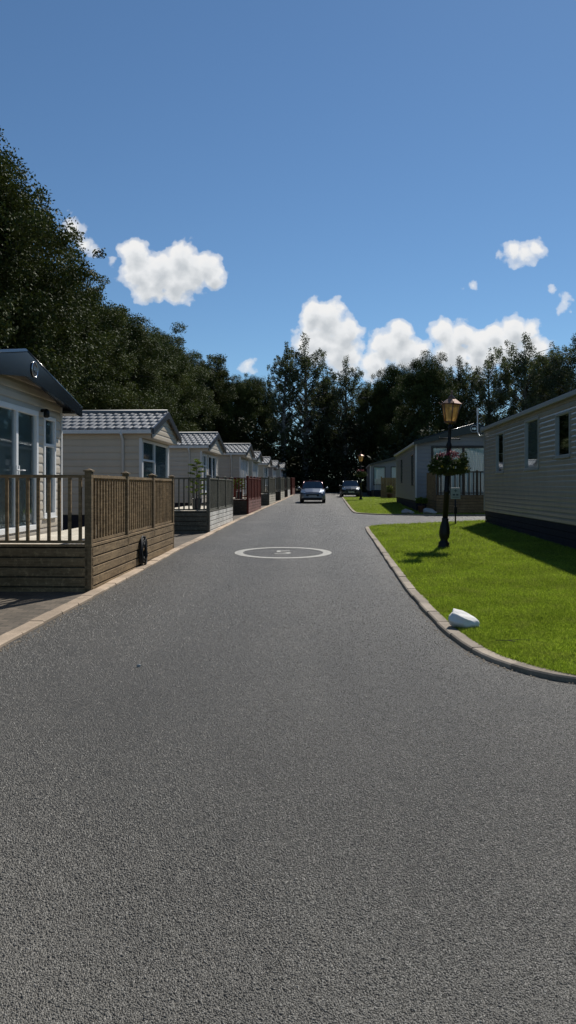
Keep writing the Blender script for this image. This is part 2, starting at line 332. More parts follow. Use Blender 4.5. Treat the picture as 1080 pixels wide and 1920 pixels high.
def copy_tree(o, parent=None):
    kids = [c for c in COL.objects if c.parent == o]
    c = o.copy(); COL.objects.link(c)
    if parent: c.parent = parent
    for ch in kids: copy_tree(ch, c)
    return c
def text_mesh(body, size, ext=.004, align='CENTER'):
    cu = bpy.data.curves.new('t', 'FONT'); cu.body = body; cu.size = size; cu.extrude = ext; cu.align_x = align; cu.align_y = 'CENTER'; cu.resolution_u = 3
    ob = bpy.data.objects.new('t', cu); COL.objects.link(ob); dg = bpy.context.evaluated_depsgraph_get(); dg.update()
    me = bpy.data.meshes.new_from_object(ob.evaluated_get(dg)); bpy.data.objects.remove(ob); return me
def np_mesh(name, V, F, mats, mi=None, smooth=False):
    me = bpy.data.meshes.new(name); n = len(F); k = F.shape[1]
    me.vertices.add(len(V)); me.vertices.foreach_set('co', V.astype(np.float32).ravel())
    me.loops.add(n*k); me.loops.foreach_set('vertex_index', F.astype(np.int32).ravel())
    me.polygons.add(n); me.polygons.foreach_set('loop_start', np.arange(0, n*k, k, dtype=np.int32))
    for m in mats: me.materials.append(m)
    if mi is not None: me.polygons.foreach_set('material_index', mi.astype(np.int32))
    me.update(calc_edges=True); me.validate(); return me

# ------------------------------------------------------------------ the setting
def interp(tab, d):
    if d <= tab[0][0]: return tab[0][1]
    for (a, x), (b, y) in zip(tab, tab[1:]):
        if d <= b: return x+(y-x)*(d-a)/(b-a)
    return tab[-1][1]
LK = [(-12, -2.72), (6.7, -2.76), (10, -2.70), (16, -2.52), (21, -2.25), (27.2, -1.98), (32, -1.68), (38.3, -1.33), (43, -1.02), (52.8, -.42), (63, .12), (71, .62), (90, 1.8)]
RK1 = [(4.78, 14.0), (4.82, 8.0), (4.92, 4.2), (5.08, 3.1), (5.43, 2.26), (5.66, 2.0), (6.09, 1.78), (6.5, 1.70), (6.88, 1.667), (7.66, 1.65), (9.46, 1.71), (12.5, 1.88), (18.4, 2.26), (22.8, 2.52), (23.6, 2.66), (24.1, 2.9), (24.45, 3.3), (26.9, 7.5), (29.5, 12)]
RK2 = [(30.9, 12), (31.3, 6.2), (31.6, 4.7), (32.2, 3.75), (32.9, 3.35), (33.9, 3.13), (45, 3.78), (61, 4.72), (61.8, 4.78)]
def chaikin(T, n=2):
    for _ in range(n):
        o = [T[0]]
        for (a, b), (c, d) in zip(T, T[1:]): o += [(a*.75+c*.25, b*.75+d*.25), (a*.25+c*.75, b*.25+d*.75)]
        T = o+[T[-1]]
    return T
RK1 = chaikin(RK1, 3); RK2 = chaikin(RK2)
def sheet(name, ds, xl, xr, m, dz=0.0, nx=2, skirt=0):
    mb = MB(); 
    for a, b in zip(ds, ds[1:]):
        for i in range(nx):
            f = lambda d, i: xl(d)+(xr(d)-xl(d))*i/nx
            mb.poly([(f(a, i), a, gz(a)+dz), (f(a, i+1), a, gz(a)+dz), (f(b, i+1), b, gz(b)+dz), (f(b, i), b, gz(b)+dz)])
    return mb.build(name, m)
tag(sheet('ground', [-300, -20, 0, 10, 115, 1500], lambda d: -900, lambda d: 900, M['soil'], -.03), kind='structure')
ds = [-12+i for i in range(0, 97)]
tag(sheet('road', ds, lambda d: interp(LK, d)-.05, lambda d: 14 if d < 31.5 or d > 60 else interp([(32, 8), (60, 8)], d), M['asphalt'], 0), kind='structure')
tag(sheet('path', ds, lambda d: -22, lambda d: interp(LK, d)-.12, M['paving'], .012), kind='structure')
def fine(tab, a, b, st):
    s = sorted(set([round(t[0], 3) for t in tab if a <= t[0] <= b]+list(np.arange(a, b, st).round(3))+[b])); return s
tag(sheet('lawn', fine(RK1, 4.78, 29.5, .5), lambda d: interp(RK1, d)+.08, lambda d: 14.5, M['turf'], .036), kind='structure')
tag(sheet('lawn', fine(RK2, 30.9, 61.8, 1), lambda d: interp(RK2, d)+.08, lambda d: 12.5, M['turf'], .036), kind='structure')
def kerb(name, pts, wd, h, m, seglen=.9, side=1, hb=.0):
    # pts: road-edge polyline; stones with small joints
    P = [Vector((x, y, 0)) for x, y in pts]; L = [0]
    for a, b in zip(P, P[1:]): L.append(L[-1]+(b-a).length)
    def at(s):
        for i in range(len(P)-1):
            if s <= L[i+1] or i == len(P)-2:
                return P[i].lerp(P[i+1], (s-L[i])/max(1e-6, L[i+1]-L[i]))
    mb = MB(); s = 0
    while s < L[-1]-.05:
        e = min(s+seglen, L[-1]); n = 3; row = []
        jx = random.uniform(-.008, .008); jh = random.uniform(-.005, .005)
        for i in range(n+1):
            q = s+.005+(e-s-.01)*i/n; p = at(q); t = (at(min(q+.05, L[-1]))-at(max(q-.05, 0))).normalized(); nn = Vector((t.y, -t.x, 0))*side
            z = gz(p.y); hh = h+jh; a = p+nn*jx
            row.append([(a.x, a.y, z-.02), (a.x, a.y, z+hh-.012), (a.x+nn.x*.014, a.y+nn.y*.014, z+hh), (a.x+nn.x*wd, a.y+nn.y*wd, z+hh), (a.x+nn.x*wd, a.y+nn.y*wd, z-.02)])
        b0 = len(mb.v)
        for r_ in row: mb.v += r_
        for i in range(n):
            for k in range(4): mb.f.append((b0+i*5+k, b0+i*5+5+k, b0+i*5+6+k, b0+i*5+1+k)); mb.mi.append(0); mb.sm.append(False)
        mb.f.append(tuple(b0+k for k in range(5))); mb.f.append(tuple(b0+n*5+4-k for k in range(5))); mb.mi += [0, 0]; mb.sm += [False, False]; s = e
    return tag(mb.build(name, m), kind='structure')
kerb('kerb', [(x, d) for d, x in LK if d < 80], .165, .035, M['kerb_pink'], .6, -1)
k1 = [(x, d) for d, x in RK1]
kerb('kerb', k1, .125, .05, M['kerb_grey'], .62, 1)
kerb('kerb', [(x, d) for d, x in RK2]+[(12, 62.2)], .125, .05, M['kerb_grey'], .9, 1)
# grass blades
def blades(name, tab, N, dmin, dmax, hgt, wid):
    u = rng.random(N); D = 1/(1/dmin-(1/dmin-1/dmax)*u)         # density ~ 1/D^2
    xl = np.array([interp(tab, d) for d in D])+.125; X = xl+(np.minimum(.43*D+.8, 13.5)-xl)*rng.random(N)
    k = X > xl; D = D[k]; X = X[k]; n = len(D)
    worn = (((X-2.45)*.8)**2+((D-6.0)*1.3)**2 < .28*rng.random(n)*2) & (rng.random(n) < .75); D = D[~worn]; X = X[~worn]; n = len(D)
    Z = np.where(D < 10, 0, .011*(D-10))+.036
    sc = np.clip(D/9, 1, 3.2)
    a = rng.random(n)*2*np.pi; h = hgt*(.5+rng.random(n))*np.sqrt(sc); wd = wid*sc*(.7+.6*rng.random(n)); ln = h*(.2+.9*rng.random(n)); la = rng.random(n)*2*np.pi
    V = np.empty((n, 3, 3)); V[:, 0] = np.c_[X-np.cos(a)*wd, D-np.sin(a)*wd, Z-.003]; V[:, 1] = np.c_[X+np.cos(a)*wd, D+np.sin(a)*wd, Z-.003]
    V[:, 2] = np.c_[X+np.cos(la)*ln, D+np.sin(la)*ln, Z+h]
    me = np_mesh(name, V.reshape(-1, 3), np.arange(3*n).reshape(-1, 3), [M['blade']]); o = bpy.data.objects.new(name, me); COL.objects.link(o)
    tag(o, kind='stuff'); return o
tag(blades('grass', RK1, 420000, 4.9, 29, .034, .0030), 'short mown bright green grass beside the curved kerb', 'grass')
tag(blades('grass', RK2, 60000, 31.2, 61.6, .030, .0026), 'short bright green grass beyond the side road', 'grass')

rg = np.random.default_rng(21); n_ = 1500; d_ = 2.5/(1-rg.random(n_)*.9); off_ = np.abs(rg.normal(size=n_))*.07; V = []; F = []
for i in range(n_):
    x = interp(LK, d_[i])+.015+off_[i] if i % 3 else interp(RK1, max(4.9, d_[i] if d_[i] < 22 else 9))-.015-off_[i]*.6; y = d_[i] if i % 3 else max(4.9, d_[i] if d_[i] < 22 else 9)
    r_ = .003+.006*rg.random(); z = gz(y)+.003; a = rg.random()*6.28; b = len(V)
    for k in range(4): V.append((x+r_*1.4*math.cos(a+k*1.57), y+r_*math.sin(a+k*1.57)*1.2, z))
    V.append((x, y, z+r_*1.3))
    for k in range(4): F.append((b+k, b+(k+1) % 4, b+4))
me = np_mesh('grit', np.array(V), np.array(F), [M['grit']]); o = bpy.data.objects.new('grit', me); COL.objects.link(o); tag(o, 'loose grit and crumbs gathered along the kerb stones', 'grit', kind='stuff')
# raised stone chippings of the tarmac near the camera
def chippings(N=380000, d0=1.75, d1=15.0):
    r = np.random.default_rng(31); u = r.random(N); D = 1/(1/d0-(1/d0-1/d1)*u)
    X = (r.random(N)*2-1)*(.43*D+.15); xr = np.interp(D, [a for a, b in RK1], [b for a, b in RK1], left=99); k = (X > np.interp(D, [a for a, b in LK], [b for a, b in LK])+.02) & (X < xr-.02)
    k &= ~((((X+.11)/1.12)**2+((D-15.6)/1.25)**2) < 1); D = D[k]; X = X[k]; n = len(D)
    R_ = (.0024+.0030*r.random(n))*np.clip(D/5, 1, 1.7); a = r.random(n)*6.28; h = R_*(.35+.4*r.random(n)); Z = np.where(D < 10, 0, .011*(D-10))
    asp = .7+.6*r.random(n); V = np.empty((n, 8, 3)); tx, ty = (r.random(n)-.5)*.6, (r.random(n)-.5)*.6
    for q in range(4):
        an = a+q*np.pi/2+(r.random(n)-.5)*.7; rr_ = R_*(.8+.4*r.random(n)); cx, cy = np.cos(an)*rr_*asp, np.sin(an)*rr_/asp
        V[:, q] = np.c_[X+cx, D+cy, Z-.001]; V[:, q+4] = np.c_[X+cx*.62+tx*R_*.3, D+cy*.62+ty*R_*.3, Z+h*(1+.35*(tx*np.cos(an)+ty*np.sin(an)))]
    b = np.arange(n)[:, None]*8; F = np.concatenate([b+np.array(f) for f in ((4, 5, 6, 7), (0, 1, 5, 4), (1, 2, 6, 5), (2, 3, 7, 6), (3, 0, 4, 7))])
    me = np_mesh('stone_chippings', V.reshape(-1, 3), F, [M['chip']]); o = bpy.data.objects.new('stone_chippings', me); COL.objects.link(o)
    tag(o, 'small stone chippings standing up from the tarmac in the foreground', 'chippings', kind='stuff')
chippings()
# road marking: ring and 5
rm = empty('speed_marking', (-.11, 15.6, gz(15.6)), label='white painted circle with the number 5 on the tarmac', cat='road marking')
rm.rotation_euler = (math.atan(.011), 0, 0)
mb = MB(); n = 72
for i in range(n):
    a0, a1 = 2*math.pi*i/n, 2*math.pi*(i+1)/n
    f = lambda a, r, q: (r*math.cos(a), q*math.sin(a), .005)
    mb.poly([f(a0, .90, .99), f(a0, 1.09, 1.20), f(a1, 1.09, 1.20), f(a1, .90, .99)])
mb.build('ring', M['paint'], rm)
me = text_mesh('5', 1.0, 0.0); me.materials.clear(); me.materials.append(M['paint'])
five = bpy.data.objects.new('number', me); COL.objects.link(five); five.parent = rm; five.location = (0, -.02, .0055); five.scale = (.98, 1.12, 1)

# ------------------------------------------------------------------ caravans
X_, Y_, Z_ = Vector((1, 0, 0)), Vector((0, 1, 0)), Vector((0, 0, 1))
def boards(mb, O, U, N, xr, z0, z1, ops=(), bh=.2, lap=.019, kinks=()):
    z = z0
    while z < z1-1e-4:
        zt = min(z+bh, z1)
        cuts = sorted(set([z, zt]+[c for o in ops for c in o[2:4] if z < c < zt]+[c for c in kinks if z < c < zt]))
        off = lambda q, z=z: lap*float(np.interp((q-z)/bh, (0, .12, .62, .82, 1), (.82, 1, .86, .5, .0)))+.002
        for i, (a, b) in enumerate(zip(cuts, cuts[1:])):
            aL, aR = xr(a+1e-5); bL, bR = xr(b-1e-5)
            segs = [(aL, aR, bL, bR)]
            for o in ops:
                if o[2] <= a+1e-5 and o[3] >= b-1e-5:
                    ns = []
                    for s in segs:
                        if o[0] >= s[1] or o[1] <= s[0]: ns.append(s); continue
                        ns += [(s[0], o[0], s[2], o[0]), (o[1], s[1], o[1], s[3])]
                    segs = ns
            for (l0, r0, l1, r1) in segs:
                if r0-l0 < 1e-3 and r1-l1 < 1e-3: continue
                P = lambda u, q, of: O+U*u+Z_*q+N*of
                qs = [a]+[z+bh*c for c in (.12, .62, .82) if a < z+bh*c < b]+[b]
                for qa, qb in zip(qs, qs[1:]):
                    fa, fb_ = (qa-a)/(b-a), (qb-a)/(b-a)
                    mb.poly([P(l0+(l1-l0)*fa, qa, off(qa)), P(r0+(r1-r0)*fa, qa, off(qa)), P(r0+(r1-r0)*fb_, qb, off(qb)), P(l0+(l1-l0)*fb_, qb, off(qb))])
                if i == 0: mb.poly([P(l0, a, 0), P(r0, a, 0), P(r0, a, off(a)), P(l0, a, off(a))])
        z = zt
def window(parent, O, U, N, x0, x1, z0, z1, mull=(), trans=(), fm='upvc', fw=.06, curtain='none', name='window', label=None, sill=True, glassm='glass', hand=False):
    mb = MB(); B = lambda a, b, c, d, n0=-.05, n1=.035: mb.obox(O, U, Z_, N, a, b, c, d, n0, n1)
    B(x0, x1, z1-fw, z1); B(x0, x1, z0, z0+fw); B(x0, x0+fw, z0+fw, z1-fw); B(x1-fw, x1, z0+fw, z1-fw)
    for m_ in mull: B(m_-fw*.5, m_+fw*.5, z0+fw, z1-fw, -.045, .03)
    xs = [x0]+list(mull)+[x1]
    for (i, zt) in trans: B(xs[i]+fw*.5, xs[i+1]-fw*.5, zt-fw*.4, zt+fw*.4, -.04, .025)
    if sill: mb.obox(O, U, Z_, N, x0-.03, x1+.03, z0-.03, z0-.002, -.02, .06)
    f = mb.build(name, M[fm], parent, bevel=.006); 
    if label: f['label'] = label
    g_ = MB(); g_.obox(O, U, Z_, N, x0+fw*.5, x1-fw*.5, z0+fw*.5, z1-fw*.5, -.02, -.012); g_.build('pane', M[glassm], f)
    if curtain != 'none':
        c = MB(); 
        spans = {'full': [(x0+.03, x1-.03)], 'sides': [(x0+.03, x0+(x1-x0)*.3), (x1-(x1-x0)*.3, x1-.03)], 'blind': [(x0+.03, x1-.03)]}[curtain]
        for a, b in spans:
            k = max(6, int((b-a)/.022)); zz0 = z0+.05 if curtain != 'blind' else z0+(z1-z0)*.35
            for i in range(k):
                u0, u1 = a+(b-a)*i/k, a+(b-a)*(i+1)/k
                w0 = -.075+.022*math.sin(i*1.1)+.01*math.sin(i*.37); w1 = -.075+.022*math.sin((i+1)*1.1)+.01*math.sin((i+1)*.37)
                if curtain == 'blind': w0 = w1 = -.09
                c.poly([O+U*u0+Z_*zz0+N*w0, O+U*u1+Z_*zz0+N*w1, O+U*u1+Z_*(z1-.03)+N*w1, O+U*u0+Z_*(z1-.03)+N*w0], smooth=True)
        c.build('curtain' if curtain != 'blind' else 'blind', M['curtain'] if curtain != 'blind' else M['blind'], f)
    if hand:
        h = MB(); xm = (x0+x1)/2
        for s in (-1, 1):
            h.obox(O, U, Z_, N, xm+s*.05-.012, xm+s*.05+.012, z0+.92, z0+1.12, .03, .045); h.tube([O+U*(xm+s*.05)+Z_*(z0+1.04)+N*.045, O+U*(xm+s*.05)+Z_*(z0+1.04)+N*.085, O+U*(xm+s*.18)+Z_*(z0+1.04)+N*.09], .010, 6)
        h.build('handle', M['upvc'], f)
    return f
def roof_z(y, Wd, ze, zr): return zr-(zr-ze)*abs(y)/(Wd/2)
def caravan(name, loc, rz, Wd, L, ze, zr, clad, of=.28, os=.22, rec=0.0, zg=None, skirt=.5, ops={}, roof='tile', barge=(.2, .2), bargem='navy', label='', cat='caravan', group=None, fascia='trim', pipe=None, skm='skirt_dark', skh=0.0, bh=.2):
    """local frame: +x points out of the front gable (at x=0), y across, z up"""
    T = empty(name, loc, rz, label, cat, group); hw = Wd/2; zg = zg or ze
    sl = (zr-ze)/(hw+os)
    zw = ze+sl*os                                   # wall height at the side
    rz_ = lambda y: zr-sl*abs(y)-.03
    mb = MB()
    # side walls
    for sgn, key in ((-1, 'near'), (1, 'far')):
        O = Vector((0, sgn*hw, 0)); U = -X_; N = Y_*sgn
        xrf = (lambda q: (rec if q < zg else 0.0, L)) if rec else (lambda q: (0.0, L))
        boards(mb, O, U, N, xrf, skirt, zw-.03, ops.get(key, ()), bh, kinks=(zg,) if rec else ())
    # gables
    def xg(q):
        h = hw if q <= zw-.03 else max(0.0, min(hw, (zr-.03-q)/sl)); return (-h, h)
    if rec:
        boards(mb, Vector((-rec, 0, 0)), Y_, X_, lambda q: (-hw, hw), skirt, zg, ops.get('front', ()), bh)
        boards(mb, Vector((0, 0, 0)), Y_, X_, xg, zg, zr-.03, (), bh*.8, kinks=(zw-.03,))
        mb.poly([(0, -hw, zg), (0, hw, zg), (-rec, hw, zg), (-rec, -hw, zg)])
    else:
        boards(mb, Vector((0, 0, 0)), Y_, X_, xg, skirt, zr-.03, ops.get('front', ()), bh, kinks=(zw-.03,))
    boards(mb, Vector((-L, 0, 0)), -Y_, -X_, xg, skirt, zr-.03, (), bh, kinks=(zw-.03,))
    mb.build('wall', M[clad], T)
    fl = MB(); fl.box((-L+.02, -hw+.02, skirt-.03), (-rec-.02, hw-.02, skirt+.01)); fl.box((-L*.5-.03, -hw+.05, skirt+.02), (-L*.5+.03, hw-.05, zw-.1)); fl.box((-1.9, -hw*.2, skirt+.02), (-1.85, hw*.6, zw-.1)); fl.build('floor', M['inner'], T)
    # corner trims
    for sx in (-1, 1):
        for q, z0_, z1_ in (((-rec), skirt, (zg if rec else zw-.04)), (-L, skirt, zw-.04)):
            ct = MB(); ct.box((q-.05, sx*hw-.036, z0_), (q+.034, sx*hw+.036, z1_-.004)); ct.build('corner_trim', M[fascia], T)
    # skirting
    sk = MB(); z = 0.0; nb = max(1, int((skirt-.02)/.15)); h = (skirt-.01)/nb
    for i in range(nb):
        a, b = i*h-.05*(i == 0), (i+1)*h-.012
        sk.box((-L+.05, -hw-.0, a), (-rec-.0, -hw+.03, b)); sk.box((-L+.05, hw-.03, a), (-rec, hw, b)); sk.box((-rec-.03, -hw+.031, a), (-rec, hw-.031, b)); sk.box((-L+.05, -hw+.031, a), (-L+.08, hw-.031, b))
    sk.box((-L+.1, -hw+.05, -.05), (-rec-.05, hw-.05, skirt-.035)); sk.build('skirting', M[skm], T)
    # roof
    X0, X1 = -L-.12, of; YE = hw+os
    rf = MB()
    if roof == 'tile':
        per = .26; nx = int((X1-X0)/per*6); rows = max(4, int(round(YE/.37))); rh = YE/rows
        for s in (-1, 1):
            grid = []
            for r in range(rows):
                for q in (0, .45, .9, 1.0):
                    y = (r+q)*rh; lift = .045*(q if q < .95 else 0)+.004
                    row = []
                    for i in range(nx+1):
                        x = X0+(X1-X0)*i/nx; ph = (x/per+.5*(r % 2)) % 1; row.append((x, s*y, zr-sl*y+lift*.75+.014*math.sin(2*math.pi*ph)+.008*math.sin(4*math.pi*ph)))
                    grid.append(row)
            for ra, rb in zip(grid, grid[1:]):
                for i in range(nx):
                    q = [ra[i], ra[i+1], rb[i+1], rb[i]]; rf.poly(q if s < 0 else q[::-1], smooth=False)
        ri = MB(); ri.tube([(X0, 0, zr+.03), (X1, 0, zr+.03)], .07, 10); 
    else:
        for s in (-1, 1):
            q = [(X0, 0, zr), (X1, 0, zr), (X1, s*YE, ze), (X0, s*YE, ze)]; rf.poly(q if s < 0 else q[::-1])
            for i in range(int((X1-X0)/.4)):
                x = X0+.2+i*.4; a = Vector((x, s*.05, zr-.05*sl+.012)); b = Vector((x, s*(YE-.02), ze+.012)); rf.tube([a, b], .012, 5)
        ri = MB(); ri.tube([(X0, 0, zr+.01), (X1, 0, zr+.01)], .05, 8)
    for s in (-1, 1):
        q = [(X0, 0, zr-.04), (X1, 0, zr-.04), (X1, s*YE, ze-.04), (X0, s*YE, ze-.04)]; rf.poly(q)
    ro = rf.build('roof', M['tile'] if roof == 'tile' else M['roof_dark'], T); ri.build('ridge_cap', M['tile'] if roof == 'tile' else M['navy'], ro)
    # barge boards, eaves fascia/gutter
    for xx, o_ in ((X1, 1), (X0, -1)):
        for s in (-1, 1):
            b0, b1 = barge; t = .05; bg_ = MB()
            pr = [(0, zr+.03), (s*(YE+.02), ze+.025), (s*(YE+.02), ze+.025-b1), (0, zr+.03-b0)]
            xa, xb = xx, xx+o_*t
            A = [(xa, y, z) for y, z in pr]; B = [(xb, y, z) for y, z in pr]
            bg_.poly(A); bg_.poly(B[::-1])
            for i in range(4): bg_.poly([A[i], A[(i+1) % 4], B[(i+1) % 4], B[i]])
            o_b = bg_.build('barge_board', M[bargem], T, bevel=.012)
            if barge[0] > .3:
                e_ = MB(); e_.tube([(xa+.01*o_, 0, zr+.035), (xa+.01*o_, s*(YE+.02), ze+.03)], .045, 10); e_.build('roof_edge', M['navy'], o_b)
    for s in (-1, 1):
        gt = MB()
        gt.box((X0+.02, min(s*(YE-.01), s*(YE+.05)), ze-.13), (X1-.03, max(s*(YE-.01), s*(YE+.05)), ze-.02))
        gt.box((X0+.02, min(s*(hw+.02), s*(YE-.012)), ze-.12), (X1-.03, max(s*(hw+.02), s*(YE-.012)), ze-.10))
        gt.build('fascia', M[fascia], T, bevel=.01)
    if pipe is not None:
        p = MB(); y = -hw-.05; p.tube([(pipe, -YE-.02, ze-.1), (pipe, -YE-.02, ze-.16), (pipe, y, ze-.32), (pipe, y, .1)], .04, 8); p.build('drainpipe', M[fascia], T)
    return T
rot = lambda k: -math.atan(k)
GR = 'caravans set gable on to the left side of the road'
def frame_front(rec=0): return (Vector((-rec, 0, 0)), Y_, X_)
# L1: big lodge at the left edge. gable wall plane X=-4.54, y 8.7..13.8
ops = {'front': [(-.55, 1.32, .78, 2.90), (1.60, 2.22, .98, 2.86)]}
L1 = caravan('caravan', (-4.54, 11.16, 0), rot(.015), 5.1, 11, 3.10, 3.69, 'clad_cream', of=.30, os=.26, skirt=.62, ops=ops, roof='plain', barge=(.40, .17), label='cream lodge at the left edge with dark roof, badge and white glazed doors', group=GR, fascia='clad_cream' if False else 'trim', bh=.17)
O, U, N = frame_front()
window(L1, O, U, N, -.55, 1.32, .78, 2.90, mull=(.385,), fw=.09, curtain='full', name='door', hand=True, sill=False, label='white double glazed doors with pale curtains')
window(L1, O, U, N, 1.60, 2.22, .98, 2.86, trans=[(0, 2.32)], fw=.07, curtain='full')
mb = MB(); mb.tube([(.02, 1.47, 2.93), (.10, 1.47, 2.93)], .03, 8); mb.lathe([(.03, 0), (.055, .02), (.055, .12), (.02, .16)], 10, c=(.12, 1.47, 2.80)); mb.build('wall_lamp', M['black'], L1)
bd = empty('badge', (0, 0, 0)); bd.parent = L1; bd.location = (.352, .27, 3.46); bpy.data.objects.remove(bd)
def badge(parent, x, y, z, r=.12):
    mb = MB(); n = 28
    pts = [(x+.012, y+r*math.cos(2*math.pi*i/n), z+r*math.sin(2*math.pi*i/n)) for i in range(n)]; back = [(x-.004, a[1], a[2]) for a in pts]
    mb.poly(pts)
    for i in range(n): mb.poly([back[i], back[(i+1) % n], pts[(i+1) % n], pts[i]])
    b = mb.build('badge', M['black'], parent)
    rg = MB(); P = [(x+.012, y+r*math.cos(2*math.pi*i/n), z+r*math.sin(2*math.pi*i/n)) for i in range(n+1)]; rg.tube(P, r*.07, 6, cap=False); rg.build('badge_rim', M['chrome'], b)
    me = text_mesh('ABI', r*.86, .003); me.materials.clear(); me.materials.append(M['chrome'])
    o = bpy.data.objects.new('badge_letters', me); COL.objects.link(o); o.parent = b
    o.matrix_local = Matrix.Translation((x+.018, y, z)) @ Matrix.Rotation(math.pi/2, 4, 'Z') @ Matrix.Rotation(math.pi/2, 4, 'X')
badge(L1, .352, .27, 3.475, .125)
# L2
def left_caravan(D0, X0, D1, k, ze, zr, clad, label, style, rec=.30, L=11.0, pipe=-.52):
    osd = .2; Wf = (D1-D0); Wd = Wf-2*osd; of = .08
    cy = (D0+D1)/2; g0 = gz(cy); cx = X0+k*(cy-D0)-of
    zl, zrl = ze-g0, zr-g0; zgl = zl-.24
    hw = Wd/2
    if style == 0: fr = [(-hw+.06, hw-.08, 1.05, zgl-.03)]
    elif style == 1: fr = [(-hw+.3, -hw+1.15, 1.05, zgl-.12), (-hw+1.6, hw-.4, .72, zgl-.10)]
    else: fr = [(-hw+.25, -hw+.95, 1.05, zgl-.14), (-hw+1.3, -hw+2.5, .72, zgl-.12), (hw-.9, hw-.25, 1.05, zgl-.14)]
    c = caravan('caravan', (cx, cy, g0), rot(k), Wd, L, zl, zrl, clad, of=of, os=osd, rec=rec, zg=zgl, skirt=.6, ops={'front': fr}, barge=(.2, .18), label=label, group=GR, pipe=pipe-rec, bargem='roof_dark')
    O, U, N = frame_front(rec)
    for i, (a, b, z0, z1) in enumerate(fr):
        if b-a > 2.5: window(c, O, U, N, a, b, z0, z1, mull=(a+(b-a)*.45,), trans=[(0, z1-.6)], curtain='full', fw=.07)
        elif z0 < .9: window(c, O, U, N, a, b, z0, z1, mull=((a+b)/2,), curtain='sides', name='door', hand=False, sill=False, fw=.08)
        else: window(c, O, U, N, a, b, z0, z1, trans=[(0, z1-.5)], curtain='sides', fw=.07)
    return c
left_caravan(19.8, -3.87, 23.75, .045, 3.19, 3.86, 'clad_beige', 'beige caravan behind the brown deck with a wide bay window under its gable', 0)
left_caravan(29.7, -3.37, 34.3, .06, 3.32, 3.97, 'clad_cream', 'grey cream caravan behind the grey deck with the potted shrub', 1)
left_caravan(40.0, -2.40, 44.2, .06, 3.50, 4.08, 'clad_grey', 'grey caravan with tall narrow windows, beyond the red deck', 2)
left_caravan(49.2, -2.16, 53.2, .06, 3.57, 4.05, 'clad_green', 'grey green caravan, fifth along the left row from the camera', 1)
left_caravan(58.5, -1.66, 62.4, .06, 3.50, 4.05, 'clad_cream', 'pale caravan, sixth along the left row from the camera', 0)
left_caravan(67.2, -1.10, 71.0, .06, 3.55, 4.05, 'clad_pale', 'bluish caravan, seventh and nearly last along the left row', 2)
left_caravan(76.0, -.45, 79.6, .06, 3.60, 4.1, 'clad_green', 'last small dim caravan at the far end of the left row', 1)

# R1: near right caravan, long side to the road. rotated so local +x -> -Y
def right_caravan(name, x, y, k, Wd, **kw):   # x,y: near-left corner of wall; axis along the road
    a = -math.pi/2-math.atan(k)
    c = Vector((x, y, 0))+Vector((math.cos(math.atan(k)), -math.sin(math.atan(k)), 0))*(Wd/2)
    return caravan(name, (c.x, c.y, kw.pop('g')), a, Wd, **kw)
kR = .076; D0 = 12.0; XR = lambda d: 7.3-kR*(25.7-d)
LR = (25.7-D0)*math.sqrt(1+kR*kR); g1 = .16
u = lambda d: (d-D0)*math.sqrt(1+kR*kR)
zat = lambda py, d: 1.55+(912-py)/1300*d-g1
wins = [(u(22.65), u(23.75), zat(886, 23.2), zat(813, 23.7)), (u(18.66), u(20.05), zat(880, 19.3), zat(789, 20.0)), (u(16.1), u(17.2), zat(857, 16.7), zat(777, 17.2))]
wins = [(a, b, c, d) for a, b, c, d in wins]
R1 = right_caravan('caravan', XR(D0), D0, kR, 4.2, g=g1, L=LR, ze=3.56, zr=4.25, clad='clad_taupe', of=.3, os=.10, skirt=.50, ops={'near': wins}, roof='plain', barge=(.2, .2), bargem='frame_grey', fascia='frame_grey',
                   label='long taupe caravan on the right edge with three narrow windows facing the road', group='caravans on the lawns right of the road', bh=.13)
for a, b, c, d in wins:
    window(R1, Vector((0, -2.1, 0)), -X_, -Y_, a, b, c, d, fw=.055, fm='frame_grey', curtain='full' if a > u(18) and a < u(21) else 'none', label=None)
ae = MB(); P = [(-LR-.08, -2.16, 3.30), (-LR-.25, -2.25, 3.28), (-LR-.38, -2.30, 3.45), (-LR-.38, -2.30, 4.35)]; ae.tube(P, .022, 8)
for i in range(5): ae.tube([(-LR-.38-.16, -2.30, 4.05+.07*i), (-LR-.38+.16, -2.30, 4.05+.07*i)], .006, 5)
ae.build('aerial', M['trim'], R1)
# R2
kR2 = .083; g2 = gz(35); W2 = 5.6
OP = [(-W2/2+.75, W2/2-.75, .70, 3.32)]
SW = [(1.2, 2.2, 1.35, 2.95), (8.2, 9.3, 1.5, 2.95)]
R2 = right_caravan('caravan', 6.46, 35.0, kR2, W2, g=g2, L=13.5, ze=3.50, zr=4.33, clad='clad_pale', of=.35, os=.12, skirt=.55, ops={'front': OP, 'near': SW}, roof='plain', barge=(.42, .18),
                   label='grey caravan beyond the side road with dark framed sliding doors and badged dark gable', group='caravans on the lawns right of the road')
window(R2, Vector((0, 0, 0)), Y_, X_, *OP[0], mull=(-.45, .75), fw=.12, fm='navy', curtain='full', name='door', sill=False, label='dark framed sliding glass doors with pale curtains')
for s_ in SW: window(R2, Vector((0, -W2/2, 0)), -X_, -Y_, *s_, fw=.07, fm='navy')
mb = MB()
badge(R2, .405, .0, 4.13, .17)
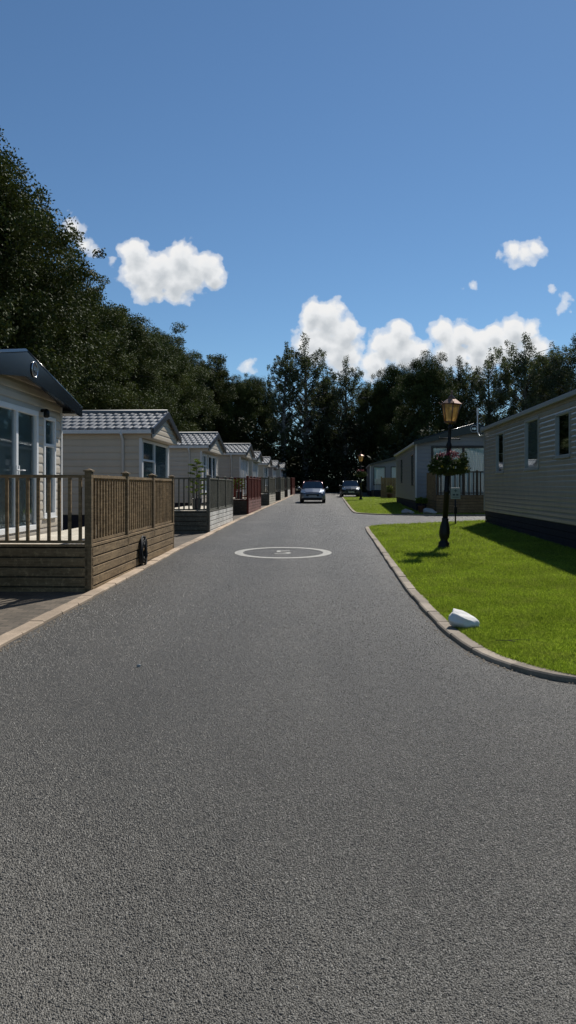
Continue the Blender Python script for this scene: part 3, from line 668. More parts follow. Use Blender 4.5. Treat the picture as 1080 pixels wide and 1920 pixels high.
# R3
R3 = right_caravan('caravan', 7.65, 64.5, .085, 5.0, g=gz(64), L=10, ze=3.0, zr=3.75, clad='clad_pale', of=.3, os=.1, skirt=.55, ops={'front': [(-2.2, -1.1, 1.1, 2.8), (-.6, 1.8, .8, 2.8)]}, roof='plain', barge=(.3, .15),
                   label='far dim caravan under the trees with wide front windows near the black car', group='caravans on the lawns right of the road')
window(R3, Vector((0, 0, 0)), Y_, X_, -2.2, -1.1, 1.1, 2.8, fw=.07, fm='navy', curtain='full'); window(R3, Vector((0, 0, 0)), Y_, X_, -.6, 1.8, .8, 2.8, mull=(.6,), fw=.07, fm='navy', curtain='full')

# ------------------------------------------------------------------ decks
def deck(x0, d0, x1, d1, depth, zf, mrail, mskirt, mfront, label, g0, nb=3, rail_h=1.02, inner=None, sides=('road', 'front', 'back'), boards_n=5, group='timber decks along the left side of the road', capm=None, sp=.148, mirror=1, fmat='deck_pale'):
    """(x0,d0) front road-side corner, (x1,d1) rear road-side corner; deck runs towards -x by depth. local x points out to the road"""
    a = math.atan2(x1-x0, d1-d0); Lg = math.hypot(x1-x0, d1-d0)
    T = empty('deck', (x0, d0, g0), -a, label, 'deck', group)
    fl = MB(); nbd = int(depth/.145)
    for i in range(nbd): fl.box((-depth+i*(depth-.10)/nbd+.003, .105, zf-.03), (-depth+(i+1)*(depth-.10)/nbd-.004, Lg-.105, zf))
    fl.build('floor', M[fmat], T)
    cp = MB(); cp.box((-.098, -.004, zf-.03), (.006, Lg+.004, zf+.003)); cp.box((-depth, -.003, zf-.03), (-.1, .10, zf+.002)); cp.box((-depth, Lg-.10, zf-.03), (-.1, Lg+.003, zf+.002)); cp.build('edge_board', M[mrail], T)
    def skirt(name, m, u0, u1, fn):
        s = MB(); h = (zf-.03+.05)/boards_n
        for i in range(boards_n):
            za, zb = -.05+i*h, -.05+(i+1)*h-.020; fn(s, u0, u1, za, zb)
        return s.build(name, M[m], T, bevel=.006)
    skirt('skirting', mskirt, 0.02, Lg-.02, lambda s, a_, b_, c, d: s.box((-.028, a_, c), (0, b_, d)))
    skirt('skirting', mfront, 0, 0, lambda s, a_, b_, c, d: s.box((-depth, 0.0, c), (-.05, .028, d)))
    skirt('skirting', mfront, 0, 0, lambda s, a_, b_, c, d: s.box((-depth, Lg-.028, c), (-.05, Lg, d)))
    bk = MB(); bk.box((-depth+.02, .04, -.04), (-.045, Lg-.045, zf-.055)); bk.build('frame', M['dark_timber'], T)
    zt = zf+rail_h
    def post(x, y):
        p = MB(); p.box((x-.05, y-.05, -.04 if (y < .1 or y > Lg-.1) and x > -.1 else zf-.2), (x+.05, y+.05, zt+.045)); o = p.build('post', M[mrail if mrail != 'deck_brown' else 'post_brown'], T, bevel=.006)
        c = MB(); c.box((x-.068, y-.068, zt+.046), (x+.068, y+.068, zt+.066)); q = zt+.066
        A = [(x-.055, y-.055, q), (x+.055, y-.055, q), (x+.055, y+.055, q), (x-.055, y+.055, q)]; tp = (x, y, q+.03)
        for i in range(4): c.poly([A[i], A[(i+1) % 4], tp])
        c.build('post_cap', M[mrail if mrail != 'deck_brown' else 'post_brown'], o)
    def panel(ax, ay, bx, by):
        d = Vector((bx-ax, by-ay, 0)); ln = d.length; d.normalize(); n_ = Vector((d.y, -d.x, 0)); O = Vector((ax, ay, 0)); p = MB()
        p.obox(O, d, Z_, n_, .052, ln-.052, zt-.045, zt, -.035, .035); p.obox(O, d, Z_, n_, .052, ln-.052, zf+.02, zf+.06, -.02, .02)
        k = int(round((ln-.1)/sp)); 
        for i in range(k):
            c = .05+(ln-.1)*(i+.5)/k; tw = random.uniform(-.002, .002)
            p.obox(O, d, Z_, n_, c-.022+tw, c+.022+tw, zf-.0, zt-.046, .021, .043) if False else p.obox(O, d, Z_, n_, c-.022+tw, c+.022+tw, zf+.061, zt-.046, -.016, .016)
        p.build('railing_panel', M[mrail], T)
    ys = [.05+(Lg-.1)*i/nb for i in range(nb+1)]
    for y in ys: post(-.05, y)
    for a_, b_ in zip(ys, ys[1:]): panel(-.05, a_, -.05, b_)
    nf = max(1, int(round(depth/2.0))); xs = [-.05-(depth-.1)*i/nf for i in range(nf+1)]
    for y in (.05, Lg-.05):
        if (y < 1 and 'front' in sides) or (y > 1 and 'back' in sides):
            for x in xs[1:]: post(x, y)
            for a_, b_ in zip(xs, xs[1:]): panel(b_, y, a_, y)
    return T
deck(-2.86, 10.08, -2.66, 16.2, 1.60, .70, 'deck_brown', 'deck_brown', 'deck_brown', 'brown timber deck nearest the camera with plank skirting and spindle railing', .0, 3)
deck(-2.39, 21.15, -2.14, 27.0, 1.75, .68, 'deck_grey', 'skirt_white', 'deck_grey', 'grey green timber deck with pale roadside boards, holding a potted shrub', .12, 3)
deck(-1.82, 32.0, -1.47, 37.9, 1.5, .70, 'deck_red', 'skirt_red', 'dark_timber', 'red stained timber deck between the grey deck and the cream boarded deck', .24, 4)
deck(-1.16, 42.9, -.85, 47.5, 1.5, .72, 'deck_grey', 'skirt_cream', 'deck_grey', 'grey deck with cream boards just beyond the red deck', .36, 2)
deck(-.55, 52.6, -.28, 56.6, 1.5, .72, 'deck_grey', 'skirt_cream', 'dark_timber', 'small grey deck with cream boards, fifth along the road', .47, 2)
deck(-.02, 62.4, .20, 66.0, 1.5, .72, 'deck_grey', 'skirt_white', 'dark_timber', 'sixth deck along the road, grey with whitish boards', .57, 2)
deck(.45, 70.8, .75, 75.0, 1.5, .72, 'deck_red', 'skirt_red', 'deck_red', 'last dark red deck at the far left end of the road', .66, 2)
# deck of R2: in front of its doors (camera side)
dk = empty('deck', (6.95, 32.4, gz(32.4)), 0, 'weathered low timber deck in front of the dark framed sliding doors', 'deck', 'timber decks right of the road')
fl = MB(); fl.box((0, .04, .86), (5.6, 2.3, .89)); fl.build('floor', M['deck_brown'], dk)
s = MB()
for i in range(7): s.box((0, 0, -.05+i*.132), (5.6, .028, -.05+i*.132+.110)); s.box((-.028, 0, -.05+i*.132), (-.0, 2.3, -.05+i*.132+.110))
s.box((.02, .04, -.04), (5.58, 2.28, .62), M['dark_timber'], None) if False else None
s.build('skirting', M['post_brown'], dk, bevel=.005)
p = MB(); p.box((.02, .05, -.04), (5.58, 2.28, .85)); p.build('frame', M['dark_timber'], dk)
for x in (.05, 1.9, 3.75, 5.55):
    p = MB(); p.box((x-.05, .0, .89), (x+.05, .1, 2.06)); p.build('post', M['dark_timber'], dk, bevel=.006)
for a_, b_ in ((.1, 1.85), (1.95, 3.7), (3.8, 5.5)):
    p = MB(); p.box((a_, .03, 1.95), (b_, .08, 2.01)); p.box((a_, .035, .97), (b_, .07, 1.01)); k = int((b_-a_)/.2)
    for i in range(k): c = a_+(b_-a_)*(i+.5)/k; p.box((c-.03, .04, .90), (c+.03, .066, 1.949))
    p.build('railing_panel', M['dark_timber'], dk)
p = MB(); 
for i in range(8): p.box((.0-.035, .15+i*.26, .66), (-.005, .15+i*.26+.22, 1.98))
p.build('side_panel', M['deck_brown'], dk)
# R3 deck and fence panel
dk = empty('deck', (7.75, 62.6, gz(62.6)), 0, 'dark far deck in front of the dim caravan under the trees', 'deck', 'timber decks right of the road')
s = MB(); [s.box((0, 0, i*.13), (4.0, .03, i*.13+.11)) for i in range(5)]; s.build('skirting', M['skirt_dark'], dk)
p = MB(); p.box((0, .04, .0), (4, 1.8, .64)); p.build('frame', M['dark_timber'], dk)
for a_, b_ in ((.05, 1.3), (1.4, 2.6), (2.7, 3.95)):
    p = MB(); p.box((a_, .0, 1.6), (b_, .06, 1.66)); [p.box((a_+.05+i*.17, .01, .66), (a_+.10+i*.17, .05, 1.6)) for i in range(int((b_-a_)/.17))]; p.build('railing_panel', M['trim'], dk)
fn = empty('fence_panel', (7.95, 58.6, gz(58.6)), 0, 'close boarded wooden fence panel beside the dim caravan', 'fence')
p = MB(); [p.box((i*.13, 0, .05), (i*.13+.12, .03, 1.75)) for i in range(11)]; p.build('boards', M['deck_brown'], fn); 
for x in (-.06, 1.50): p = MB(); p.box((x-.04, -.03, 0), (x+.04, .05, 1.85)); p.build('post', M['deck_brown'], fn)

# ------------------------------------------------------------------ foliage
def leaf_cloud(C, Rr, n_per, size, droop=0.0, flat=1.0, norm_out=None, seed=0):
    r = np.random.default_rng(seed); n_per = np.broadcast_to(np.asarray(n_per, dtype=int), (len(C),)); n = int(n_per.sum())
    idx = np.repeat(np.arange(len(C)), n_per)
    d = r.normal(size=(n, 3)); d /= np.linalg.norm(d, axis=1)[:, None]; rad = Rr[idx]*np.cbrt(r.random(n))*(.6+.4*r.random(n))
    off = d*rad[:, None]; off[:, 2] *= flat
    if droop: off[:, 2] -= droop*np.abs(r.normal(size=n))*Rr[idx]; off[:, :2] *= .75
    P = C[idx]+off
    # leaf basis
    nv = r.normal(size=(n, 3)); nv[:, 2] = np.abs(nv[:, 2])+.3; nv /= np.linalg.norm(nv, axis=1)[:, None]
    t = np.cross(nv, r.normal(size=(n, 3))); t /= np.linalg.norm(t, axis=1)[:, None]; b = np.cross(nv, t)
    s = size*(.6+.8*r.random(n))[:, None]
    V = np.stack([P-t*s, P+b*s*.5, P+t*s, P-b*s*.5], axis=1).reshape(-1, 3)
    return V
def make_tree(h, cr, cb, style, seed, leaf, leafsize, nclu=150, nper=420):
    """h height, cr crown radius, cb crown base height"""
    r = np.random.default_rng(seed); tr = MB(); rr = random.Random(seed)
    top = Vector((rr.uniform(-.5, .5), rr.uniform(-.5, .5), h*.93)); pts = []
    for i in range(9):
        f = i/8; pts.append(Vector((top.x*f+.15*math.sin(f*5+seed), top.y*f+.15*math.cos(f*4+seed), h*(.93 if style != 'birch' else .84)*f)))
    tr.tube(pts, [max(.03, (.024*h)*(1-f/8)**.9+.02) for f in range(9)], 8)
    C = []; Rr = []
    nb = 38 if style != 'birch' else 46
    for i in range(nb):
        f = cb/h+(1-cb/h)*(i+.5)/nb*.98; a = i*2.4+rr.uniform(-.5, .5); z0 = h*f*.93
        q = (z0-cb)/(h-cb)
        if style == 'round': env = math.sqrt(max(.02, 1-(2*q*.92-.86)**2))*rr.uniform(.72, 1.12)
        elif style == 'birch': env = (.55+.45*math.sin(math.pi*min(1, q*.7+.15)))*rr.uniform(.6, 1.15)*(1 if q < .93 else .85)
        else: env = (1-q)**.6*rr.uniform(.75, 1.1)
        ln = cr*env; up = (.42 if style != 'birch' else .75-.5*q)*ln
        p0 = Vector((top.x*f, top.y*f, z0*.9 if style != 'birch' else z0*.88)); d = Vector((math.cos(a), math.sin(a), 0))
        p3 = p0+d*ln+Z_*up*.8; p1 = p0.lerp(p3, .35)+Z_*.12*ln; p2 = p0.lerp(p3, .7)+Z_*.14*ln
        tr.tube([p0, p1, p2, p3], [.010*h*(1-f)+.035, .03+.006*h*(1-f), .03, .012], 5)
        m = 5 if style != 'birch' else 5
        for j in range(m):
            s_ = .35+.65*(j+.6)/m; c = p0.lerp(p3, s_)+Vector((rr.gauss(0, 1), rr.gauss(0, 1), rr.gauss(0, .8)))*(.16*cr if style != 'birch' else .13*cr)
            C.append(tuple(c)); Rr.append((rr.uniform(.18, .31) if style != 'birch' else rr.uniform(.12, .22))*cr)
            if rr.random() < .5: tr.tube([p2, c], [.022, .008], 4)
        # outer twigs that break up the outline
        if True:
            for _ in range(3):
                c = p3+Vector((rr.gauss(0, .10), rr.gauss(0, .10), rr.gauss(.06, .10)))*cr; C.append(tuple(c)); Rr.append(rr.uniform(.08, .155)*cr)
    for _ in range(8):
        c = top+Vector((rr.gauss(0, .02)*cr*(1+_), rr.gauss(0, .02)*cr*(1+_), -.026*h*_-(.025*h if style != 'birch' else .002*h))); C.append(tuple(c)); Rr.append((.07+.028*_ if style != 'birch' else .20+.015*_)*cr)
    if style != 'birch':                       # inner leaves fill the crown
        for _ in range(70):
            q = rr.uniform(.02, .93); z0 = cb+(h-cb)*q; env = math.sqrt(max(.02, 1-(2*q*.92-.86)**2))*cr*.62; a = rr.uniform(0, 6.28); f = math.sqrt(rr.random())
            C.append((math.cos(a)*env*f, math.sin(a)*env*f, z0)); Rr.append(cr*rr.uniform(.2, .3))
    C = np.array(C); Rr = np.array(Rr)
    cnt = np.maximum(30, nper*(Rr/(.25*cr))**2*(.62 if style == 'birch' else 1.05)).astype(int)
    V = leaf_cloud(C, Rr, cnt, leafsize, .45 if style == 'birch' else 0.0, .78, seed=seed)
    F = np.arange(len(V)).reshape(-1, 4)
    me = np_mesh('crown', V, F, [leaf])
    return tr, me
PROT = {}
def proto(key, *a, **k):
    tr, me = make_tree(*a, **k); t = tr.build('trunk', M['birchbark'] if key.startswith('birch') else M['bark']); PROT[key] = (t.data, me, a[0]); bpy.data.objects.remove(t)
proto('oakA', 18, 5.2, 1.6, 'round', 11, M['leaf1'], .078, nper=760)
proto('oakB', 18, 4.8, 1.4, 'round', 23, M['leaf1'], .078, nper=760)
proto('oakC', 18, 5.6, 1.5, 'round', 37, M['leaf1'], .078, nper=760)
proto('birchN', 20, 2.9, 5.5, 'birch', 15, M['leaf2'], .10, nper=230)
proto('birchM', 20, 3.5, 5.0, 'birch', 19, M['leaf2'], .10, nper=250)
proto('birchA', 20, 4.6, 5.5, 'birch', 5, M['leaf2'], .10, nper=420)
proto('birchB', 20, 4.2, 5.0, 'birch', 9, M['leaf2'], .10, nper=420)
def tree(key, x, y, top, label, group, wscale=1.0, name='broadleaf_tree', rz=None):
    td, cd, h = PROT[key]; g0 = gz(y)-.1; s_ = (top-g0)/h
    T = empty(name, (x, y, g0), random.uniform(0, 6.28) if rz is None else rz, label, 'tree', group)
    T.scale = (s_*wscale, s_*wscale, s_)
    for nm, d in (('trunk', td), ('crown', cd)):
        o = bpy.data.objects.new(nm, d); COL.objects.link(o); o.parent = T
    return T
GL = 'trees in the dense belt behind the left caravans'
for i, (x, y, top, kd) in enumerate([(-18.6, 27, 17.2, 'oakB'), (-15.9, 33.5, 19.8, 'oakA'), (-17.8, 40, 17.4, 'oakC'), (-17.0, 46, 17.8, 'oakB'), (-16.4, 52, 17.6, 'oakA'), (-16.0, 58, 17.4, 'oakC'), (-15.4, 64.5, 17.8, 'oakB'),
       (-15.0, 71, 18.3, 'oakA'), (-14.6, 77.5, 19.2, 'oakC'), (-13.6, 84, 19.6, 'birchB'), (-11.8, 90, 20.0, 'oakB'), (-22.5, 36, 19, 'oakC'), (-22, 49, 17.2, 'oakB'), (-21, 62, 17.4, 'oakA'), (-19, 76, 18.0, 'oakC')]):
    lab = 'dark green broadleaf tree in the dense belt behind the left caravans'
    if i == 0: lab = 'nearest dark tree of the belt, cut off by the left edge of the picture'
    if kd == 'birchB': lab = 'looser feathery tree at the far end of the left tree belt'
    tree(kd, x, y, top, lab, GL, 1.0)
# back row: (px, top py, depth, kind, width, label)
GB = 'trees closing the view at the end of the road'
BR = [(432, 688, 92, 'oakB', .8, None), (478, 700, 95, 'oakC', .75, None), (528, 622, 88, 'birchN', .9, 'slimmer of the twin tallest trees above the end of the road'),
 (574, 603, 90, 'birchM', .95, 'tallest tree above the end of the road, airy crown against the cloud'), (612, 700, 94, 'oakA', .6, None), (648, 650, 90, 'birchM', .95, 'drooping willow like tree right of the tallest tree at the road end'),
 (700, 700, 92, 'oakB', .75, None), (745, 676, 88, 'oakC', .7, None), (800, 652, 78, 'oakA', .80, 'bushy dark tree behind the lantern of the nearer lamp post'), (860, 652, 82, 'birchB', .85, None), (915, 648, 78, 'birchA', .9, None),
 (985, 606, 76, 'birchB', 1.0, 'tall airy tree with thin upright branches above the right hand caravan roof'), (1036, 650, 80, 'oakB', .7, None), (1085, 606, 72, 'birchA', .95, 'dark tree cut off by the right edge of the picture'), (1150, 630, 74, 'oakC', .8, None)]
for (px, py, D, kd, ws, lab) in BR:
    p_ = gp(px, py, D); tree(kd, p_.x, D, p_.z, lab or 'dark green tree in the wood closing the end of the road', GB, ws)
# undergrowth / wood floor: one uncountable mass
def mass(name, spots, size, n_per, label, seed, mat):
    C = np.array([s_[:3] for s_ in spots]); Rr = np.array([s_[3] for s_ in spots])
    V = leaf_cloud(C, Rr, n_per, size, 0, .8, seed=seed); me = np_mesh(name, V, np.arange(len(V)).reshape(-1, 4), [mat]); o = bpy.data.objects.new(name, me); COL.objects.link(o)
    return tag(o, label, 'undergrowth', kind='stuff')
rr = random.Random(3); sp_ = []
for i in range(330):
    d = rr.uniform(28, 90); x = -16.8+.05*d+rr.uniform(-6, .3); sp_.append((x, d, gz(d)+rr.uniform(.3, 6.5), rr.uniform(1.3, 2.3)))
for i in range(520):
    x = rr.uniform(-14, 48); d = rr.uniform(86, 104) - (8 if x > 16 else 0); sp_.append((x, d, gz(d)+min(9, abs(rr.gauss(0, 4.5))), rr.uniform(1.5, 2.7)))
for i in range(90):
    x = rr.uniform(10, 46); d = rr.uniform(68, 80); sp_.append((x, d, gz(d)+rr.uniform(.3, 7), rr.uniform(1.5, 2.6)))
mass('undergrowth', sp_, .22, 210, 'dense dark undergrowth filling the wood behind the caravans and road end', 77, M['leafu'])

# ------------------------------------------------------------------ lamp posts and baskets
def lamp_post(loc, lean, label):
    T = empty('lamp_post', loc, .3, label, 'lamp post', 'ornate black lamp posts'); T.rotation_euler = (lean[1], lean[0], .0)
    b = MB(); b.lathe([(.15, -.03), (.15, .04), (.125, .07), (.135, .12), (.095, .16), (.085, .20), (.12, .27), (.128, .36), (.115, .50), (.085, .62), (.075, .66), (.085, .69), (.06, .72)], 16, flute=.05); b.build('base', M['black'], T)
    p = MB(); p.lathe([(.066, .72), (.063, 1.3), (.075, 1.31), (.075, 1.35), (.060, 1.37), (.052, 2.35), (.060, 2.37), (.068, 2.42), (.055, 2.47), (.040, 2.5), (.036, 2.82), (.055, 2.84), (.045, 2.88), (.03, 2.9), (.03, 2.96)], 16, flute=.06)
    p.tube([(-.24, 0, 2.58), (.24, 0, 2.58)], .014, 8); 
    for s_ in (-.24, .24): p.lathe([(.008, -.02), (.022, 0), (.008, .02)], 8, c=(s_, 0, 2.58))
    p.build('pole', M['black'], T)
    L0, L1_ = 2.97, 3.38; r0, r1 = .135, .225
    l = MB(); n = 6
    ring = lambda r, z: [Vector((r*math.cos(2*math.pi*i/n+.5), r*math.sin(2*math.pi*i/n+.5), z)) for i in range(n)]
    A, B = ring(r0, L0), ring(r1, L1_)
    for i in range(n):
        l.tube([A[i], B[i]], .013, 6); l.tube([A[i], A[(i+1) % n]], .014, 6); l.tube([B[i], B[(i+1) % n]], .017, 6)
    l.lathe([(.03, -.06), (.10, -.03), (.135, -.01), (.12, 0)], 12, c=(0, 0, L0)); o = l.build('lantern_frame', M['copper'], T)
    gl = MB(); a, b_ = ring(r0-.008, L0), ring(r1-.010, L1_)
    for i in range(n): gl.poly([a[i], a[(i+1) % n], b_[(i+1) % n], b_[i]])
    gl.build('glass', M['amber'], o)
    bb = MB(); bb.lathe([(.02, 0), (.03, .05), (.045, .12), (.03, .19), (.005, .21)], 10, c=(0, 0, L0+.08)); bb.build('bulb', M['curtain'], o)
    h = MB(); C0, C1 = ring(r1+.035, L1_+.01), ring(.10, L1_+.13)
    for i in range(n): h.poly([C0[i], C0[(i+1) % n], C1[(i+1) % n], C1[i]])
    h.poly(C0[::-1]); h.lathe([(.10, 0), (.07, .03), (.075, .05), (.03, .09), (.02, .13), (.032, .15), (.02, .17), (.004, .21)], 12, c=(0, 0, L1_+.125))
    for i in range(n): h.tube([C0[i], C0[i]+Vector((C0[i].x*.15, C0[i].y*.15, .05))], [.014, .004], 5)
    h.build('hood', M['copper'], T)
    return T
lamp_post((3.66, 16.3, gz(16.3)+.03), (.052, 0), 'nearer black lamp post with copper lantern on the near lawn')
lamp_post((5.6, 53.3, gz(53.3)+.03), (0, 0), 'far small lamp post beside the parked black car')
def basket(loc, seed, label, R=.33, nfl=420):
    T = empty('flower_basket', loc, 0, label, 'flower basket', 'flower baskets round the lamp posts'); r = np.random.default_rng(seed)
    b = MB(); b.lathe([(.10, -.28), (.19, -.22), (.27, -.10), (.29, .0), (.27, .0), (.18, -.16), (.06, -.24)], 16); b.build('basket', M['rubber'], T)
    n = 46; a = r.random(n)*6.28; rad = R*(.35+.65*np.sqrt(r.random(n))); C = np.c_[rad*np.cos(a), rad*np.sin(a), .10-(rad/R)**2*.16+r.normal(size=n)*.05+.08*(r.random(n) < .2)]
    m2 = 9; a2 = np.linspace(0, 6.28, m2, endpoint=False)+.3; a3 = np.linspace(0, 6.28, 14, endpoint=False); C = np.vstack([C, np.c_[.27*np.cos(a3), .27*np.sin(a3), -.12-.08*r.random(14)]]); C = np.vstack([C, np.c_[.40*np.cos(a2), .40*np.sin(a2), -.06-.10*r.random(m2)]])
    V = leaf_cloud(C, np.full(len(C), .125), 110, .024, seed=seed); me = np_mesh('foliage', V, np.arange(len(V)).reshape(-1, 4), [M['leafb']]); o = bpy.data.objects.new('foliage', me); COL.objects.link(o); o.parent = T
    for nm, m, k, zo, rr_ in (('flowers', 'red', 1.6, .16, .8), ('flowers', 'pink', .45, .13, .9), ('flowers', 'white', .22, -.02, 1.12), ('flowers', 'yellow', .10, -.04, 1.12)):
        q = int(60*k); a = r.random(q)*6.28; rad = R*rr_*np.sqrt(.15+.85*r.random(q)) if m in ('red', 'pink') else R*rr_*(.85+.3*r.random(q))
        if m == 'red': rad *= .75
        CC = np.c_[rad*np.cos(a), rad*np.sin(a), zo+.10-(rad/R)**2*.13+r.normal(size=q)*.035]
        V = leaf_cloud(CC, np.full(q, .028), 9, .017, seed=seed+5); me = np_mesh(nm, V, np.arange(len(V)).reshape(-1, 4), [M[m]]); o = bpy.data.objects.new(nm, me); COL.objects.link(o); o.parent = T
    return T
basket((3.78, 16.3, 2.08), 4, 'full flower basket of red and white blooms round the nearer lamp post', .40)
basket((5.6, 53.3, 2.05+.50), 8, 'pale flower basket round the far small lamp post', .45)

# ------------------------------------------------------------------ sign
sg = empty('sign', (5.97, 24.7, gz(24.7)+.04), 0, 'small pale square sign with a cross on a dark post behind the lamp post', 'sign')
p = MB(); p.tube([(0, .03, -.05), (0, .03, .95)], .028, 8); p.box((-.05, -.02, .38), (.05, .09, .62)); p.build('post', M['black'], sg)
p = MB(); p.box((-.175, 0, .90), (.175, .014, 1.30)); pl = p.build('panel', M['sign'], sg, bevel=.008)
p = MB(); p.box((-.012, -.004, 1.14), (.012, 0, 1.25)); p.box((-.055, -.004, 1.18), (.055, 0, 1.205)); p.box((-.10, -.004, 1.02), (-.02, 0, 1.08)); p.box((.02, -.004, 1.02), (.10, 0, 1.08)); p.box((-.11, -.004, .955), (.11, 0, .975)); p.build('print', M['signink'], pl)

# ------------------------------------------------------------------ rocks
def rock(loc, sx, sy, sz, rz, seed, mat, label, group=None):
    import bmesh
    bm = bmesh.new(); bmesh.ops.create_icosphere(bm, subdivisions=4, radius=1)
    r = random.Random(seed); pl_ = [(Vector((r.gauss(0, 1), r.gauss(0, 1), r.gauss(0, .8))).normalized(), r.uniform(.62, .88)) for _ in range(11)]
    from mathutils import noise as mn
    for v in bm.verts:
        for n_, d in pl_:
            k = v.co.dot(n_)
            if k > d: v.co -= n_*(k-d)*.92
        v.co *= 1+.16*mn.noise(v.co*1.8+Vector((seed, 0, 0)))+.07*mn.noise(v.co*4.3+Vector((0, seed, 0)))+.03*mn.noise(v.co*9); v.co.z *= 1-.18*v.co.x; v.co.y *= 1-.12*v.co.x
        v.co = Vector((v.co.x*sx, v.co.y*sy, v.co.z*sz))
    me = bpy.data.meshes.new('rock'); bm.to_mesh(me); bm.free()
    for p_ in me.polygons: p_.use_smooth = True
    me.materials.append(mat); o = bpy.data.objects.new('rock', me); COL.objects.link(o); o.location = loc; o.rotation_euler = rz
    return tag(o, label, 'rock', group)
rock((1.90, 7.42, .105), .215, .13, .10, (.1, .38, -.15), 5, M['rock'], 'white painted rock on the grass by the kerb bend')
rock((5.5, 31.75, gz(31.7)+.13), .30, .2, .14, (0, .1, .3), 8, M['greystone'], 'left of the two grey stones at the foot of the dark gabled caravan')
rock((6.45, 31.75, gz(31.7)+.14), .38, .22, .17, (0, 0, .1), 12, M['greystone'], 'right and larger of the two grey stones by the weathered low deck')

# ------------------------------------------------------------------ coiled hose on deck 1
hx = -2.78; hp = empty('hose_coil', (hx+.055, 13.05, .33), 0, 'black coiled hose hanging on the brown deck skirting', 'hose')
hp.rotation_euler = (0, 0, -math.atan(.033)); mb = MB()
for i in range(7):
    r_ = .13+.022*i; P = []
    for j in range(37):
        a = 2*math.pi*j/36; P.append((.012*math.sin(a*3+i)+random.uniform(-.003, .003)+.02*(i % 2), r_*math.cos(a)*.92, r_*1.06*math.sin(a)+.012*math.sin(i*2.1)))
    mb.tube(P, .015, 6, cap=False)
mb.build('coil', M['rubber'], hp)
mb = MB(); mb.tube([(.03, 0, .28), (.05, 0, .02), (.03, .02, -.28)], .018, 6); mb.tube([(-.03, 0, .26), (.06, 0, .27)], .012, 6); mb.build('tie', M['rubber'], hp)

# ------------------------------------------------------------------ potted plants
def potted(loc, label, pm, hgt, seed, tiers=True, flowers=None, potr=.17, poth=.36):
    T = empty('potted_shrub', loc, 0, label, 'potted plant'); p = MB(); p.lathe([(potr*.7, 0), (potr*.8, .03), (potr, poth*.9), (potr*1.08, poth*.92), (potr*1.08, poth), (potr*.9, poth), (potr*.85, poth*.85)], 16); p.build('pot', M[pm], T)
    r = np.random.default_rng(seed); st = MB(); C = []; 
    st.tube([(0, 0, poth*.8), (.02, 0, hgt*.5), (0, .02, hgt*.93)], [.02, .015, .006], 6)
    for i in range(20):
        z = poth+.1+(hgt-poth-.15)*(i+.5)/20; ln = (.38*(1-.55*(z/hgt)) if tiers else .25); a = i*2.4; e = (ln*math.cos(a), ln*math.sin(a), z+.04); st.tube([(0, 0, z-.05), e], [.008, .004], 4)
        for f in (.5, .75, 1.0): C.append((e[0]*f, e[1]*f, z+.03*f))
    C.append((0, 0, hgt)); C = np.array(C); st.build('stem', M['bark'], T)
    V = leaf_cloud(C, np.full(len(C), .10), 42, .024, flat=.35, seed=seed); me = np_mesh('foliage', V, np.arange(len(V)).reshape(-1, 4), [M['leaf3']]); o = bpy.data.objects.new('foliage', me); COL.objects.link(o); o.parent = T
    if flowers:
        CC = C[r.integers(0, len(C), 30)]+r.normal(size=(30, 3))*.06; V = leaf_cloud(CC, np.full(30, .03), 8, .02, seed=seed+2); me = np_mesh('flowers', V, np.arange(len(V)).reshape(-1, 4), [M[flowers]]); o = bpy.data.objects.new('flowers', me); COL.objects.link(o); o.parent = T
    return T
potted((-2.98, 22.6, .12+.68), 'tiered green shrub in a blue black pot on the grey green deck', 'pot', 1.62, 3)
potted((-2.35, 33.2, .24+.70), 'dark potted shrub on the red stained deck', 'pot', 1.0, 6, False)
potted((8.5, 57.9, gz(58)), 'potted yellow flowers in front of the close boarded fence panel', 'terracotta', 1.1, 9, False, 'yellow', .22, .4)
potted((6.35, 33.0, gz(33)+.02), 'small dark potted shrub at the corner of the weathered low deck', 'terracotta', .75, 12, False)

